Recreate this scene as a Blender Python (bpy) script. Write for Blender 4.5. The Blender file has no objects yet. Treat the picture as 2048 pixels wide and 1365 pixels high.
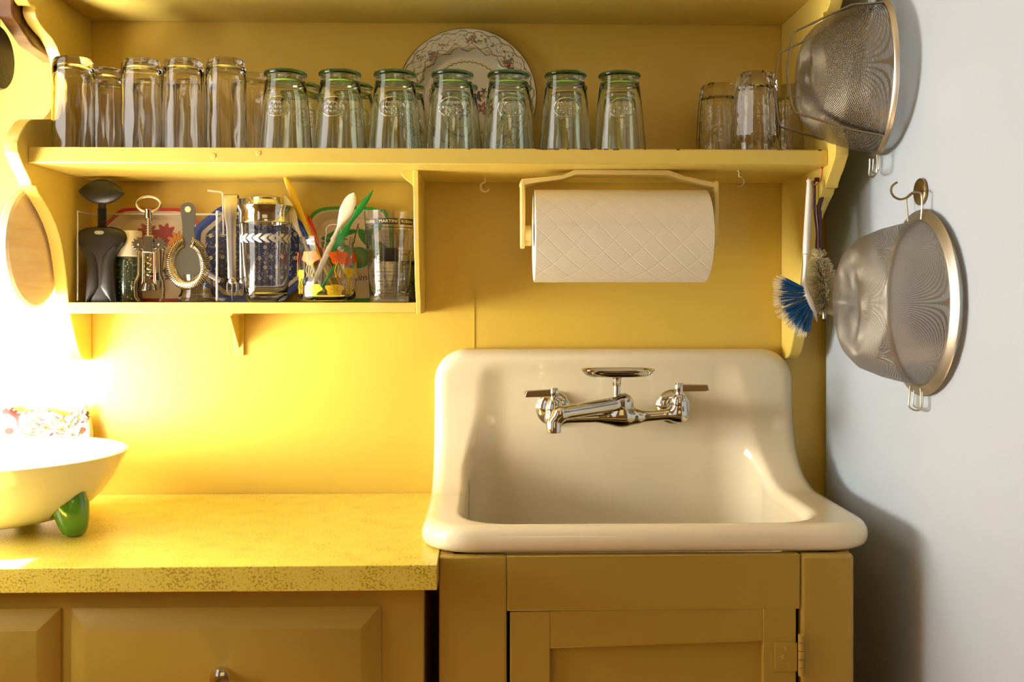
import bpy, math, random
import numpy as np
from mathutils import Vector, Matrix
PI = math.pi
scene = bpy.context.scene
COL = scene.collection

# ------------------------------------------------------------------ camera
CZ = 1.255          # height of the eye
D = 1.81            # distance from the eye to the back wall (the plane y = 0)
F = 1991.0          # focal length in pixels of a 2048 wide frame
TH = math.atan(49 / F)
cd = bpy.data.cameras.new('camera')
cam = bpy.data.objects.new('camera', cd)
COL.objects.link(cam)
cam.location = (0, -D, CZ)
cam.rotation_euler = (PI / 2, 0, -TH)
cd.sensor_width = 36.0
cd.lens = F / 2048 * 36.0
cd.shift_y = -87.5 / 2048
cd.clip_start = 0.02
cd.dof.use_dof = True
cd.dof.focus_distance = 1.66
cd.dof.aperture_fstop = 9.0
scene.camera = cam

# ------------------------------------------------------------------ world, daylight, exposure
w = bpy.data.worlds.new('world'); scene.world = w
w.use_nodes = True
wn = w.node_tree.nodes; wl = w.node_tree.links
wn['Background'].inputs[0].default_value = (1.0, 0.80, 0.50, 1)
wn['Background'].inputs[1].default_value = 0.13
vs = scene.view_settings
vs.view_transform = 'Standard'; vs.look = 'None'; vs.gamma = 1.0; vs.use_curve_mapping = False
vs.exposure = -1.12
scene.cycles.max_bounces = 16; scene.cycles.transmission_bounces = 16; scene.cycles.transparent_max_bounces = 32

def area(name, loc, rot, sx, sy, power, color):
    l = bpy.data.lights.new(name, 'AREA'); l.shape = 'RECTANGLE'
    l.size = sx; l.size_y = sy; l.energy = power; l.color = color
    o = bpy.data.objects.new(name, l); o.location = loc; o.rotation_euler = rot
    COL.objects.link(o); return o

WX = -1.02          # inner face of the left wall
# daylight through the window right beside the counter, then through the window further into the room
area('window_daylight', (WX - 0.02, -0.275, 1.115), (0, -PI / 2 - 0.28, 0.42), 0.30, 0.33, 48.0, (1.0, 0.97, 0.89))
area('window_low_light', (WX - 0.02, -0.66, 1.12), (0, -PI / 2 - 0.35, -0.1), 0.26, 0.44, 14.0, (1.0, 0.95, 0.84))  # extra lamp in the opening, added to lift the shelf's lower compartment
area('window_sky_light', (WX - 0.02, -0.62, 1.61), (0, -PI / 2, 0), 1.22, 0.52, 22.0, (1.0, 0.97, 0.92))
area('room_window_daylight', (WX - 0.02, -2.15, 1.45), (0, -PI / 2, 0), 1.3, 1.1, 9.0, (0.78, 0.87, 1.0))
area('rear_window_daylight', (0.2, -4.25, 1.75), (PI / 2, 0, 0), 1.6, 1.2, 9.5, (1.0, 0.76, 0.36))  # warm fill added behind the camera; the rear wall has no window
area('ceiling_lamp', (0.3, -3.0, 2.5), (0, 0, 0), 0.6, 0.6, 9.0, (1.0, 0.80, 0.50))  # added fill brightening the room behind the camera, for glass and chrome reflections
sun = bpy.data.lights.new('sun', 'SUN'); sun.energy = 210.0; sun.angle = 0.01; sun.color = (1.0, 0.93, 0.8)
so = bpy.data.objects.new('sun', sun); COL.objects.link(so)
so.rotation_euler = Vector((-1.0, 0.0, 1.55)).to_track_quat('Z', 'Y').to_euler()
so.location = (-3, -1, 3)

# ------------------------------------------------------------------ helpers
def at(px, py, y):
    u = (px - 1024) / F; v = (595 - py) / F
    d = Vector((math.sin(TH) + u * math.cos(TH), math.cos(TH) - u * math.sin(TH), v))
    t = (y + D) / d.y
    return Vector((0, -D, CZ)) + d * t
def atx(px, py, X):
    u = (px - 1024) / F; v = (595 - py) / F
    d = Vector((math.sin(TH) + u * math.cos(TH), math.cos(TH) - u * math.sin(TH), v))
    t = X / d.x
    return Vector((0, -D, CZ)) + d * t
def ky(k): return -(1 - k) * D
def px2m(k): return k / 1100.0

def lin(h):
    if isinstance(h, str):
        h = h.lstrip('#'); c = [int(h[i:i + 2], 16) / 255 for i in (0, 2, 4)]
    else: c = list(h)
    return tuple((x / 12.92 if x <= 0.04045 else ((x + 0.055) / 1.055) ** 2.4) for x in c) + (1,)

class MB:
    def __init__(s): s.v = []; s.f = []; s.c = []; s.uv = None
    def add(s, vs, fs, col=None):
        o = len(s.v); s.v += [tuple(p) for p in vs]; s.f += [tuple(i + o for i in f) for f in fs]
        s.c += ([col or (1, 1, 1, 1)] * len(vs)) if not isinstance(col, list) else col
        return s
    def box(s, x0, x1, y0, y1, z0, z1, M=None):
        v = [Vector((x, y, z)) for z in (z0, z1) for y in (y0, y1) for x in (x0, x1)]
        if M: v = [M @ p for p in v]
        return s.add(v, [(0, 2, 3, 1), (4, 5, 7, 6), (0, 1, 5, 4), (2, 6, 7, 3), (0, 4, 6, 2), (1, 3, 7, 5)])
    def prism(s, pts, axis, a0, a1, M=None):
        # pts: 2D outline; axis 'x' -> (y,z), 'y' -> (x,z), 'z' -> (x,y)
        def p3(p, a):
            return Vector((a, p[0], p[1])) if axis == 'x' else Vector((p[0], a, p[1])) if axis == 'y' else Vector((p[0], p[1], a))
        n = len(pts)
        v = [p3(p, a0) for p in pts] + [p3(p, a1) for p in pts]
        if M: v = [M @ p for p in v]
        A = sum(pts[i][0] * pts[(i + 1) % n][1] - pts[(i + 1) % n][0] * pts[i][1] for i in range(n))
        flip = (A > 0) ^ (axis == 'y') ^ (a1 < a0)
        f = [tuple(range(n)), tuple(range(2 * n - 1, n - 1, -1))] + [(i, n + i, n + (i + 1) % n, (i + 1) % n) for i in range(n)]
        if flip: f = [tuple(reversed(q)) for q in f]
        return s.add(v, f)
    def lathe(s, prof, n=32, c=(0, 0, 0), mod=None, M=None, a0=0.0):
        v = []; f = []; rows = []
        for (r, z) in prof:
            if abs(r) < 1e-9:
                rows.append([len(v)]); v.append(Vector((0, 0, z)))
            else:
                row = []
                for i in range(n):
                    a = a0 + 2 * PI * i / n; rr = r * (mod(a, r, z) if mod else 1)
                    row.append(len(v)); v.append(Vector((rr * math.cos(a), rr * math.sin(a), z)))
                rows.append(row)
        for A, B in zip(rows, rows[1:]):
            for i in range(n):
                j = (i + 1) % n
                if len(A) == 1 and len(B) == 1: continue
                if len(A) == 1: f.append((A[0], B[j], B[i]))
                elif len(B) == 1: f.append((A[i], A[j], B[0]))
                else: f.append((A[i], A[j], B[j], B[i]))
        cc = Vector(c)
        v = [(M @ p if M else p) + cc for p in v]
        return s.add(v, f)
    def tube(s, pts, r, n=10, closed=False, sx=1.0, sy=1.0, up=None, cap=True):
        pts = [Vector(p) for p in pts]; N = len(pts)
        rr = r if isinstance(r, (list, tuple)) else [r] * N
        rings = []; v = []; f = []
        t0 = (pts[1] - pts[0]).normalized()
        nrm = Vector(up) if up else (Vector((0, 0, 1)) if abs(t0.z) < 0.9 else Vector((1, 0, 0)))
        for i, p in enumerate(pts):
            if closed: t = (pts[(i + 1) % N] - pts[i - 1])
            else: t = (pts[min(i + 1, N - 1)] - pts[max(i - 1, 0)])
            t = t.normalized() if t.length > 1e-9 else t0
            if up: nrm = Vector(up)
            b = t.cross(nrm)
            if b.length < 1e-6: b = t.cross(Vector((0.3, 0.8, 0.5)))
            b.normalize(); nn = b.cross(t).normalized(); nrm = nn
            ring = []
            for j in range(n):
                a = 2 * PI * (j + 0.5) / n
                ring.append(len(v)); v.append(p + (b * math.cos(a) * sx + nn * math.sin(a) * sy) * rr[i])
            rings.append(ring)
        M_ = N if closed else N - 1
        for i in range(M_):
            A = rings[i]; B = rings[(i + 1) % N]
            off = 0
            if closed and i == N - 1:
                off = min(range(n), key=lambda o: sum((v[A[j]] - v[B[(j + o) % n]]).length for j in range(n)))
            for j in range(n):
                k = (j + 1) % n
                f.append((A[j], A[k], B[(k + off) % n], B[(j + off) % n]))
        if not closed and cap:
            f.append(tuple(reversed(rings[0]))); f.append(tuple(rings[-1]))
        return s.add(v, f)
    def bar(s, pts, wd, th, up):
        # flat bar: width along 'up', thickness across
        return s.tube(pts, 1.0, n=4, sx=th * 0.7071, sy=wd * 0.7071, up=up)
    def grid(s, fn, nu, nv, cu=False, cv=False):
        v = []; f = []
        for i in range(nu + (0 if cu else 1)):
            for j in range(nv + (0 if cv else 1)): v.append(Vector(fn(i / nu, j / nv)))
        W = nv + (0 if cv else 1); H = nu + (0 if cu else 1)
        for i in range(nu):
            for j in range(nv):
                a = i * W + j; b = ((i + 1) % H) * W + j
                a2 = i * W + (j + 1) % W; b2 = ((i + 1) % H) * W + (j + 1) % W
                f.append((a, b, b2, a2))
        return s.add(v, f)
    def ball(s, c, rx, ry=None, rz=None, n=16, M=None):
        ry = ry or rx; rz = rz or rx
        prof = [(0 if i in (0, n // 2) else math.sin(2 * PI * i / n), -math.cos(2 * PI * i / n)) for i in range(n // 2 + 1)]
        S = Matrix.Diagonal((rx, ry, rz)).to_4x4()
        return s.lathe(prof, n, c, M=((M @ S) if M else S))

def smooth_path(pts, k=6):
    P_ = [Vector(p) for p in pts]; n = len(P_); out = []
    for i in range(n - 1):
        p0, p1, p2, p3 = P_[max(i - 1, 0)], P_[i], P_[i + 1], P_[min(i + 2, n - 1)]
        for s_ in range(k):
            q = s_ / k; out.append(.5 * ((2 * p1) + (p2 - p0) * q + (2 * p0 - 5 * p1 + 4 * p2 - p3) * q * q + (3 * p1 - p0 - 3 * p2 + p3) * q ** 3))
    return out + [P_[-1]]

def origin(o):
    v = Vector((0, 0, 0))
    while o is not None: v = v + o.location; o = o.parent
    return v

def build(name, mb, mat, parent=None, smooth=True, angle=40, bevel=0.0, seg=2, local=False, colors=False, fix=False):
    """one mesh object; vertices are given in world space unless local"""
    me = bpy.data.meshes.new(name)
    off = Vector((0, 0, 0)) if (local or parent is None) else origin(parent)
    me.from_pydata([(p[0] - off.x, p[1] - off.y, p[2] - off.z) for p in mb.v], [], mb.f)
    if fix:
        import bmesh
        bm = bmesh.new(); bm.from_mesh(me)
        bmesh.ops.recalc_face_normals(bm, faces=bm.faces); bm.to_mesh(me); bm.free()
    me.update()
    if smooth:
        me.shade_smooth()
        me.set_sharp_from_angle(angle=math.radians(angle))
    if colors:
        ca = me.color_attributes.new('Col', 'FLOAT_COLOR', 'POINT')
        ca.data.foreach_set('color', np.array(mb.c, dtype=np.float32).ravel())
    if mb.uv is not None:
        uvl = me.uv_layers.new(name='UVMap')
        li = np.empty(len(me.loops), dtype=np.int32); me.loops.foreach_get('vertex_index', li)
        uvl.data.foreach_set('uv', np.array(mb.uv, dtype=np.float32)[li].ravel())
    me.materials.append(mat)
    o = bpy.data.objects.new(name, me); COL.objects.link(o)
    if parent is not None: o.parent = parent
    if bevel > 0:
        b = o.modifiers.new('bevel', 'BEVEL'); b.width = bevel; b.segments = seg; b.limit_method = 'ANGLE'; b.angle_limit = math.radians(35)
        b.harden_normals = False
    return o

def tag(o, label, cat, group=None, kind=None):
    o['label'] = label; o['category'] = cat
    if group: o['group'] = group
    if kind: o['kind'] = kind
    return o
def thing(name, label, cat, loc, group=None, rotz=0.0):
    o = bpy.data.objects.new(name, None); COL.objects.link(o)
    o.empty_display_size = 0.02
    o.location = loc; o.rotation_euler = (0, 0, rotz)
    return tag(o, label, cat, group)
def copy_thing(o, loc, label, rotz=None):
    c = o.copy(); COL.objects.link(c); c.location = loc; c['label'] = label
    if rotz is not None: c.rotation_euler = (0, 0, rotz)
    for ch in list(o.children):
        d = ch.copy(); COL.objects.link(d); d.parent = c
        for g in list(ch.children):
            e = g.copy(); COL.objects.link(e); e.parent = d
    return c
def struct(name, mb, mat, **k):
    o = build(name, mb, mat, **k); o['kind'] = 'structure'; return o

# ------------------------------------------------------------------ signed distance shapes -> smooth meshes
def smin(a, b, k):
    h = np.clip(0.5 + 0.5 * (b - a) / k, 0, 1); return b * (1 - h) + a * h - k * h * (1 - h)
def rint(a, b, r):
    return np.minimum(-r, np.maximum(a, b)) + np.hypot(np.maximum(a + r, 0), np.maximum(b + r, 0))
def rrect(x, y, x0, x1, y0, y1, r):
    qx = np.abs(x - (x0 + x1) / 2) - (x1 - x0) / 2 + r; qy = np.abs(y - (y0 + y1) / 2) - (y1 - y0) / 2 + r
    return np.hypot(np.maximum(qx, 0), np.maximum(qy, 0)) + np.minimum(np.maximum(qx, qy), 0) - r
def capsule(X, Y, Z, a, b, ra, rb):
    a = np.array(a); b = np.array(b); d = b - a; L = d @ d
    t = np.clip(((X - a[0]) * d[0] + (Y - a[1]) * d[1] + (Z - a[2]) * d[2]) / L, 0, 1)
    return np.sqrt((X - a[0] - t * d[0]) ** 2 + (Y - a[1] - t * d[1]) ** 2 + (Z - a[2] - t * d[2]) ** 2) - (ra + (rb - ra) * t)
def surface_net(fn, lo, hi, h, newton=3):
    xs = [np.arange(lo[i] - 2 * h, hi[i] + 3 * h, h) for i in range(3)]
    X, Y, Z = np.meshgrid(*xs, indexing='ij'); V = fn(X, Y, Z)
    n = V.shape; S = V < 0
    corners = [(i, j, k) for i in (0, 1) for j in (0, 1) for k in (0, 1)]
    def sub(A, c): return A[c[0]:n[0] - 1 + c[0], c[1]:n[1] - 1 + c[1], c[2]:n[2] - 1 + c[2]]
    cnt = sum(sub(S, c).astype(int) for c in corners)
    act = (cnt > 0) & (cnt < 8)
    idx = -np.ones(act.shape, dtype=np.int64); ids = np.argwhere(act); idx[act] = np.arange(len(ids))
    acc = np.zeros((len(ids), 3)); num = np.zeros(len(ids))
    for a in corners:
        for ax in range(3):
            if a[ax] == 1: continue
            b = list(a); b[ax] = 1
            va = sub(V, a)[act]; vb = sub(V, b)[act]
            m = (va < 0) != (vb < 0)
            t = np.where(m, va / np.where(m, va - vb, 1), 0)
            p = np.array(a, float)[None, :].repeat(len(ids), 0); p[:, ax] += t
            acc += p * m[:, None]; num += m
    P = (ids + acc / num[:, None]) * h + np.array([x[0] for x in xs])
    for _ in range(newton):
        e = h * 0.1; d = fn(P[:, 0], P[:, 1], P[:, 2])
        g = np.stack([(fn(P[:, 0] + e * (i == 0), P[:, 1] + e * (i == 1), P[:, 2] + e * (i == 2)) -
                       fn(P[:, 0] - e * (i == 0), P[:, 1] - e * (i == 1), P[:, 2] - e * (i == 2))) / (2 * e) for i in range(3)], 1)
        st = d[:, None] * g / np.maximum((g * g).sum(1), 0.2)[:, None]
        P -= np.clip(st, -h * 0.5, h * 0.5)
    F_ = []
    for ax in range(3):
        o1, o2 = [(1, 2), (2, 0), (0, 1)][ax]
        sl0 = [slice(None)] * 3; sl1 = [slice(None)] * 3
        sl0[ax] = slice(0, n[ax] - 1); sl1[ax] = slice(1, n[ax])
        a = S[tuple(sl0)]; b = S[tuple(sl1)]
        E = np.argwhere(a != b)
        E = E[(E[:, o1] > 0) & (E[:, o2] > 0) & (E[:, o1] < n[o1] - 1) & (E[:, o2] < n[o2] - 1)]
        s0 = a[E[:, 0], E[:, 1], E[:, 2]]
        def cell(d1, d2):
            q = E.copy(); q[:, o1] -= d1; q[:, o2] -= d2
            return idx[q[:, 0], q[:, 1], q[:, 2]]
        Q = np.stack([cell(1, 1), cell(0, 1), cell(0, 0), cell(1, 0)], 1)
        Q[~s0] = Q[~s0][:, ::-1]
        F_.append(Q[(Q >= 0).all(1)])
    m = MB(); m.v = [tuple(p) for p in P]; m.f = [tuple(int(i) for i in q) for q in np.concatenate(F_)]
    m.c = [(1, 1, 1, 1)] * len(m.v)
    return m

# ------------------------------------------------------------------ materials
MATS = {}
def nodes(name):
    m = bpy.data.materials.new(name); m.use_nodes = True
    MATS[name] = m
    return m, m.node_tree.nodes, m.node_tree.links, m.node_tree.nodes['Principled BSDF']
def paint(name, col, rough=0.4, bump=0.0, scale=60.0, var=0.0, metal=0.0, coat=0.0, stretch=(1, 1, 1), spec=0.5, vscale=3.0):
    m, N, L, b = nodes(name)
    b.inputs['Base Color'].default_value = lin(col); b.inputs['Roughness'].default_value = rough
    b.inputs['Metallic'].default_value = metal; b.inputs['Coat Weight'].default_value = coat
    b.inputs['Coat Roughness'].default_value = 0.08
    b.inputs['Specular IOR Level'].default_value = spec
    if bump or var:
        tc = N.new('ShaderNodeTexCoord'); mp = N.new('ShaderNodeMapping'); mp.inputs['Scale'].default_value = stretch
        L.new(tc.outputs['Object'], mp.inputs[0])
    if bump:
        nz = N.new('ShaderNodeTexNoise'); nz.inputs['Scale'].default_value = scale; nz.inputs['Detail'].default_value = 4
        L.new(mp.outputs[0], nz.inputs['Vector'])
        bp = N.new('ShaderNodeBump'); bp.inputs['Strength'].default_value = bump; bp.inputs['Distance'].default_value = 0.002
        L.new(nz.outputs['Fac'], bp.inputs['Height']); L.new(bp.outputs[0], b.inputs['Normal'])
    if var:
        n2 = N.new('ShaderNodeTexNoise'); n2.inputs['Scale'].default_value = vscale; n2.inputs['Detail'].default_value = 5
        L.new(mp.outputs[0], n2.inputs['Vector'])
        hs = N.new('ShaderNodeHueSaturation'); hs.inputs['Color'].default_value = lin(col)
        mr = N.new('ShaderNodeMapRange'); mr.inputs['From Min'].default_value = 0.3; mr.inputs['From Max'].default_value = 0.7
        mr.inputs['To Min'].default_value = 1 - var; mr.inputs['To Max'].default_value = 1 + var
        L.new(n2.outputs['Fac'], mr.inputs[0]); L.new(mr.outputs[0], hs.inputs['Value']); L.new(hs.outputs[0], b.inputs['Base Color'])
    return m
def metal(name, col, rough=0.12, bump=0.0, scale=300):
    return paint(name, col, rough, bump, scale, metal=1.0)
def glass(name, col=(1, 1, 1), rough=0.0, ior=1.46, bump=0.0, scale=20.0, stretch=(1, 1, 1)):
    m, N, L, b = nodes(name)
    b.inputs['Base Color'].default_value = tuple(col) + (1,); b.inputs['Roughness'].default_value = rough
    b.inputs['Transmission Weight'].default_value = 1.0; b.inputs['IOR'].default_value = ior
    if bump:
        tc = N.new('ShaderNodeTexCoord'); mp = N.new('ShaderNodeMapping'); mp.inputs['Scale'].default_value = stretch
        nz = N.new('ShaderNodeTexNoise'); nz.inputs['Scale'].default_value = scale; nz.inputs['Detail'].default_value = 1
        bp = N.new('ShaderNodeBump'); bp.inputs['Strength'].default_value = bump; bp.inputs['Distance'].default_value = 0.003
        L.new(tc.outputs['Object'], mp.inputs[0]); L.new(mp.outputs[0], nz.inputs['Vector'])
        L.new(nz.outputs['Fac'], bp.inputs['Height']); L.new(bp.outputs[0], b.inputs['Normal'])
    return m
def clearsheet(name, col=(1, 1, 1), haze=0.05, gl=1.0):
    # a thin clear plastic sheet: mostly see-through, glossy towards grazing angles, a little milky
    m, N, L, b = nodes(name); N.remove(b); out = N['Material Output']
    tr = N.new('ShaderNodeBsdfTransparent'); tr.inputs[0].default_value = tuple(col) + (1,)
    gs = N.new('ShaderNodeBsdfGlossy'); gs.inputs['Roughness'].default_value = 0.05
    df = N.new('ShaderNodeBsdfDiffuse'); df.inputs[0].default_value = (0.9, 0.88, 0.84, 1)
    lw = N.new('ShaderNodeLayerWeight'); lw.inputs[0].default_value = .35
    fr = N.new('ShaderNodeMath'); fr.operation = 'POWER'; fr.inputs[1].default_value = 4; L.new(lw.outputs['Facing'], fr.inputs[0])
    m1 = N.new('ShaderNodeMixShader'); m2 = N.new('ShaderNodeMixShader'); m2.inputs[0].default_value = haze
    L.new(fr.outputs[0], m1.inputs[0]); L.new(tr.outputs[0], m1.inputs[1]); L.new(gs.outputs[0], m1.inputs[2])
    L.new(m1.outputs[0], m2.inputs[1]); L.new(df.outputs[0], m2.inputs[2]); L.new(m2.outputs[0], out.inputs[0])
    return m
def vcol(name, rough=0.3, coat=0.3):
    m, N, L, b = nodes(name); a = N.new('ShaderNodeVertexColor'); a.layer_name = 'Col'
    L.new(a.outputs[0], b.inputs['Base Color']); b.inputs['Roughness'].default_value = rough; b.inputs['Coat Weight'].default_value = coat
    return m
def wood(name, c1, c2, scale=8.0, stretch=(1, 1, 1), rough=0.5):
    m, N, L, b = nodes(name)
    tc = N.new('ShaderNodeTexCoord'); mp = N.new('ShaderNodeMapping'); mp.inputs['Scale'].default_value = stretch
    nz = N.new('ShaderNodeTexNoise'); nz.inputs['Scale'].default_value = scale; nz.inputs['Detail'].default_value = 6; nz.inputs['Distortion'].default_value = 1.2
    cr = N.new('ShaderNodeValToRGB'); cr.color_ramp.elements[0].color = lin(c1); cr.color_ramp.elements[1].color = lin(c2)
    cr.color_ramp.elements[0].position = 0.3; cr.color_ramp.elements[1].position = 0.7
    L.new(tc.outputs['Object'], mp.inputs[0]); L.new(mp.outputs[0], nz.inputs['Vector']); L.new(nz.outputs['Fac'], cr.inputs[0]); L.new(cr.outputs[0], b.inputs['Base Color'])
    b.inputs['Roughness'].default_value = rough
    return m

WALLY = paint('yellow wall paint', '#DFBD4A', 0.34, 0.2, 45, 0.03, spec=0.7)
TRIMY = paint('pale yellow gloss paint', '#E2C65E', 0.33, 0.3, 70, 0.03, stretch=(0.4, 1, 1))
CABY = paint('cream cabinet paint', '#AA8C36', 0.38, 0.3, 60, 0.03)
ENAMEL = paint('white enamel', '#EEE0BC', 0.10, 0.0, coat=0.6)
FRIDGE = paint('white appliance paint', '#B4BEC9', 0.35, 0.12, 220)
CHROME = metal('chrome', '#D9D6CF', 0.07)
STEEL = metal('stainless steel', '#C4BEB2', 0.22)
DARK = paint('dark gap', '#2A2010', 0.8)  # dark brown for the fridge plinth, and for shade painted in gap and hole
def laminate():
    m, N, L, b = nodes('speckled laminate')
    tc = N.new('ShaderNodeTexCoord')
    n1 = N.new('ShaderNodeTexNoise'); n1.inputs['Scale'].default_value = 330; n1.inputs['Detail'].default_value = 2
    n2 = N.new('ShaderNodeTexNoise'); n2.inputs['Scale'].default_value = 28; n2.inputs['Detail'].default_value = 3
    L.new(tc.outputs['Object'], n1.inputs['Vector']); L.new(tc.outputs['Object'], n2.inputs['Vector'])
    mu = N.new('ShaderNodeMath'); mu.operation = 'MULTIPLY_ADD'; mu.inputs[1].default_value = 0.35
    L.new(n2.outputs['Fac'], mu.inputs[0]); L.new(n1.outputs['Fac'], mu.inputs[2])
    cr = N.new('ShaderNodeValToRGB'); e = cr.color_ramp.elements
    e[0].position = 0.52; e[0].color = lin('#B0923C'); e[1].position = 0.60; e[1].color = lin('#DFC848')
    x = e.new(0.8); x.color = lin('#E6D262')
    L.new(mu.outputs[0], cr.inputs[0]); L.new(cr.outputs[0], b.inputs['Base Color'])
    b.inputs['Roughness'].default_value = 0.28
    return m
LAM = laminate()

# ------------------------------------------------------------------ room shell
RX = 2.6; YR = -4.4; CH = 2.6
struct('floor', MB().box(WX - 0.2, RX, YR, 0.1, -0.1, 0), wood('floor boards', '#8b6536', '#aa7c4a', 3, (6, 1, 1)))
struct('wall_back', MB().box(WX - 0.2, RX, 0, 0.1, 0, CH), WALLY)
struct('ceiling', MB().box(WX - 0.2, RX, YR, 0.1, CH, CH + .1), paint('ceiling paint', '#E8DCC0', 0.7))
# a window opening in a wall: the wall in four boxes round it
def wall_left():
    m = MB(); x0, x1 = WX - 0.12, WX
    segs = [(-0.90, -0.10, 0.985, 2.25), (-2.70, -1.60, 0.80, 2.10)]
    ys = [0.0, -0.10, -0.90, -1.60, -2.70, YR]
    m.box(x0, x1, ys[1], ys[0], 0, CH); m.box(x0, x1, ys[3], ys[2], 0, CH); m.box(x0, x1, ys[5], ys[4], 0, CH)
    for (a, b_, c, d) in segs:
        m.box(x0, x1, a, b_, 0, c); m.box(x0, x1, a, b_, d, CH)
    return m
struct('wall_left', wall_left(), WALLY)
def window(n, a, b_, c, d):
    m = MB(); x0, x1 = WX - 0.05, WX + 0.012; t = 0.035
    m.box(x0, x1, a - t, a, c - t, d + t); m.box(x0, x1, b_, b_ + t, c - t, d + t)
    m.box(x0, x1, a, b_, c - t, c); m.box(x0, x1, a, b_, d, d + t)
    struct('window_%d' % n, m, TRIMY)
window(1, -0.90, -0.10, 0.985, 2.25); window(2, -2.70, -1.60, 0.80, 2.10)
struct('trim_2', MB().box(WX - 1.75, WX - .121, -2.95, -1.35, 2.13, 2.18), paint('eave boards', '#8A7A60', .7))  # unseen overhang, added to keep the sun out of the room window
struct('trim_3', MB().box(WX - .50, WX - .121, -1.10, .10, 2.30, 2.34), MATS['eave boards'])  # unseen overhang, added to limit how far the sun reaches over the worktop
struct('wall_rear', MB().box(WX - 0.2, RX, YR - 0.1, YR, 0, CH), paint('rear wall paint', '#D0B888', 0.6))
struct('wall_right', MB().box(RX, RX + 0.1, YR, 0.1, 0, CH), paint('right wall paint', '#C8B080', 0.6))
# the thin joint between two wall boards, under the shelf
j = at(948, 500, 0).x
struct('trim_1', MB().box(j - 0.0012, j + 0.0012, -0.0012, 0.001, 1.00, 1.70), WALLY)

# ------------------------------------------------------------------ wall shelf with scroll cut sides
XL = at(185, 150, 0).x; XR = at(1562, 300, 0).x
PT = 0.021
def pz(py, k): return CZ + (595 - py) * k / 1100
front = [(0, .857), (12, .862), (18, .866), (19, .876), (30, .875), (42, .878), (55, .885), (68, .895), (82, .908), (100, .919), (120, .927), (145, .933), (175, .936),
         (205, .936), (228, .928), (242, .915), (243, .868), (248, .861), (258, .854), (272, .847), (290, .842), (308, .843), (325, .849), (338, .854), (352, .861), (366, .867), (374, .868), (376, .876),
         (388, .880), (400, .888), (425, .903), (450, .915), (475, .924), (500, .930), (530, .935), (560, .939), (600, .943), (635, .949), (665, .957), (690, .964), (706, .970), (714, .976), (718, .984), (719, 1.0)]
prof = [(ky(k), pz(py, k)) for py, k in front]
prof = [(-0.003, 1.95), (ky(.855), 1.95)] + prof
prof[-1] = (-0.003, prof[-1][1])
sh = thing('wall_shelf', 'pale yellow painted wooden wall shelf with scroll cut ends, above the sink and counter', 'shelf', (0, -0.003, prof[-1][1]))
SH = sh
build('side_panel', MB().prism(prof, 'x', XL - PT, XL), TRIMY, sh, bevel=0.0015)
build('side_panel', MB().prism(prof, 'x', XR, XR + PT), TRIMY, sh, bevel=0.0015)
SZT = CZ + 298 * .861 / 1100; SZB = CZ + 266 * .861 / 1100
YSH = ky(.861)
def sag_board(x0, x1, y0, y1, z0, z1):
    return MB().box(x0, x1, y0, y1, z0, z1)
build('shelf_board', MB().box(XL, XR, YSH, -0.003, SZB, SZT), TRIMY, sh, bevel=0.0018)
UZ = CZ + 547 / 1100
build('top_board', MB().box(XL, XR, ky(.858), -0.003, UZ, UZ + 0.025), TRIMY, sh, bevel=0.0015)
K2 = .943; LZT = CZ - 10 * K2 / 1100; LZB = CZ - 32 * K2 / 1100
XD1 = at(838, 500, ky(.91)).x; XD0 = XD1 - 0.0085
build('lower_board', MB().box(XL, XD0, ky(.940), -0.003, LZB, LZT), TRIMY, sh, bevel=0.0012)
build('divider', MB().prism([(-0.003, LZB - 0.001), (ky(.9395), LZB - 0.001), (ky(.9385), LZT), (ky(.925), LZB + .05), (ky(.912), LZB + .12), (ky(.905), SZB - 0.04), (ky(.90), SZB), (-0.003, SZB)], 'x', XD0, XD1 ), TRIMY, sh, bevel=0.001)
# little curved corbel at the divider's head, left of it
c = [(XD0, SZB)]; c += [(XD0 - 0.021, SZB), (XD0 - 0.020, SZB - 0.006), (XD0 - 0.014, SZB - 0.013), (XD0 - 0.006, SZB - 0.019), (XD0, SZB - 0.026)]
build('corbel', MB().prism(c, 'y', ky(.905), ky(.905) + 0.02), TRIMY, sh, bevel=0.0005)
# steel bracket under the lower board
bx = at(476, 640, -0.01).x
m = MB(); m.box(bx - 0.009, bx + 0.009, -0.006, -0.002, LZB - 0.078, LZB); m.box(bx - 0.009, bx + 0.009, -0.085, -0.002, LZB - 0.004, LZB)
m.prism([(-0.004, LZB - 0.066), (-0.070, LZB - 0.003), (-0.004, LZB - 0.003)], 'x', bx - 0.0015, bx + 0.0015)
build('shelf_bracket', m, TRIMY, sh, bevel=0.0008)
# chipped spots on the front edge of the board
CHIP = paint('chipped paint', '#6a4416', 0.7)
random.seed(5)
for px in [1083, 1090, 1113, 1135, 1172, 1180, 1200, 1212, 1290, 1356, 1560, 1165, 1102, 938, 1075, 1232, 1640]:
    p = at(px, 300, YSH); s_ = random.uniform(.0015, .005)
    build('paint_chip', MB().box(p.x - s_, p.x + s_, YSH - 0.0003, YSH + 0.001, SZT - random.uniform(.0010, .0022), SZT + 0.0002), CHIP, sh)
for px, py in ((427, 312), (517, 306)):
    p = at(px, py, YSH); m = MB().lathe([(0, 0), (0.0035, 0), (0.0042, 0.0006), (0.0042, 0.0012)], 14, (p.x, YSH - 0.0008, p.z), M=Matrix.Rotation(-PI / 2, 4, 'X')); build('screw_head', m, TRIMY, sh)

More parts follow.
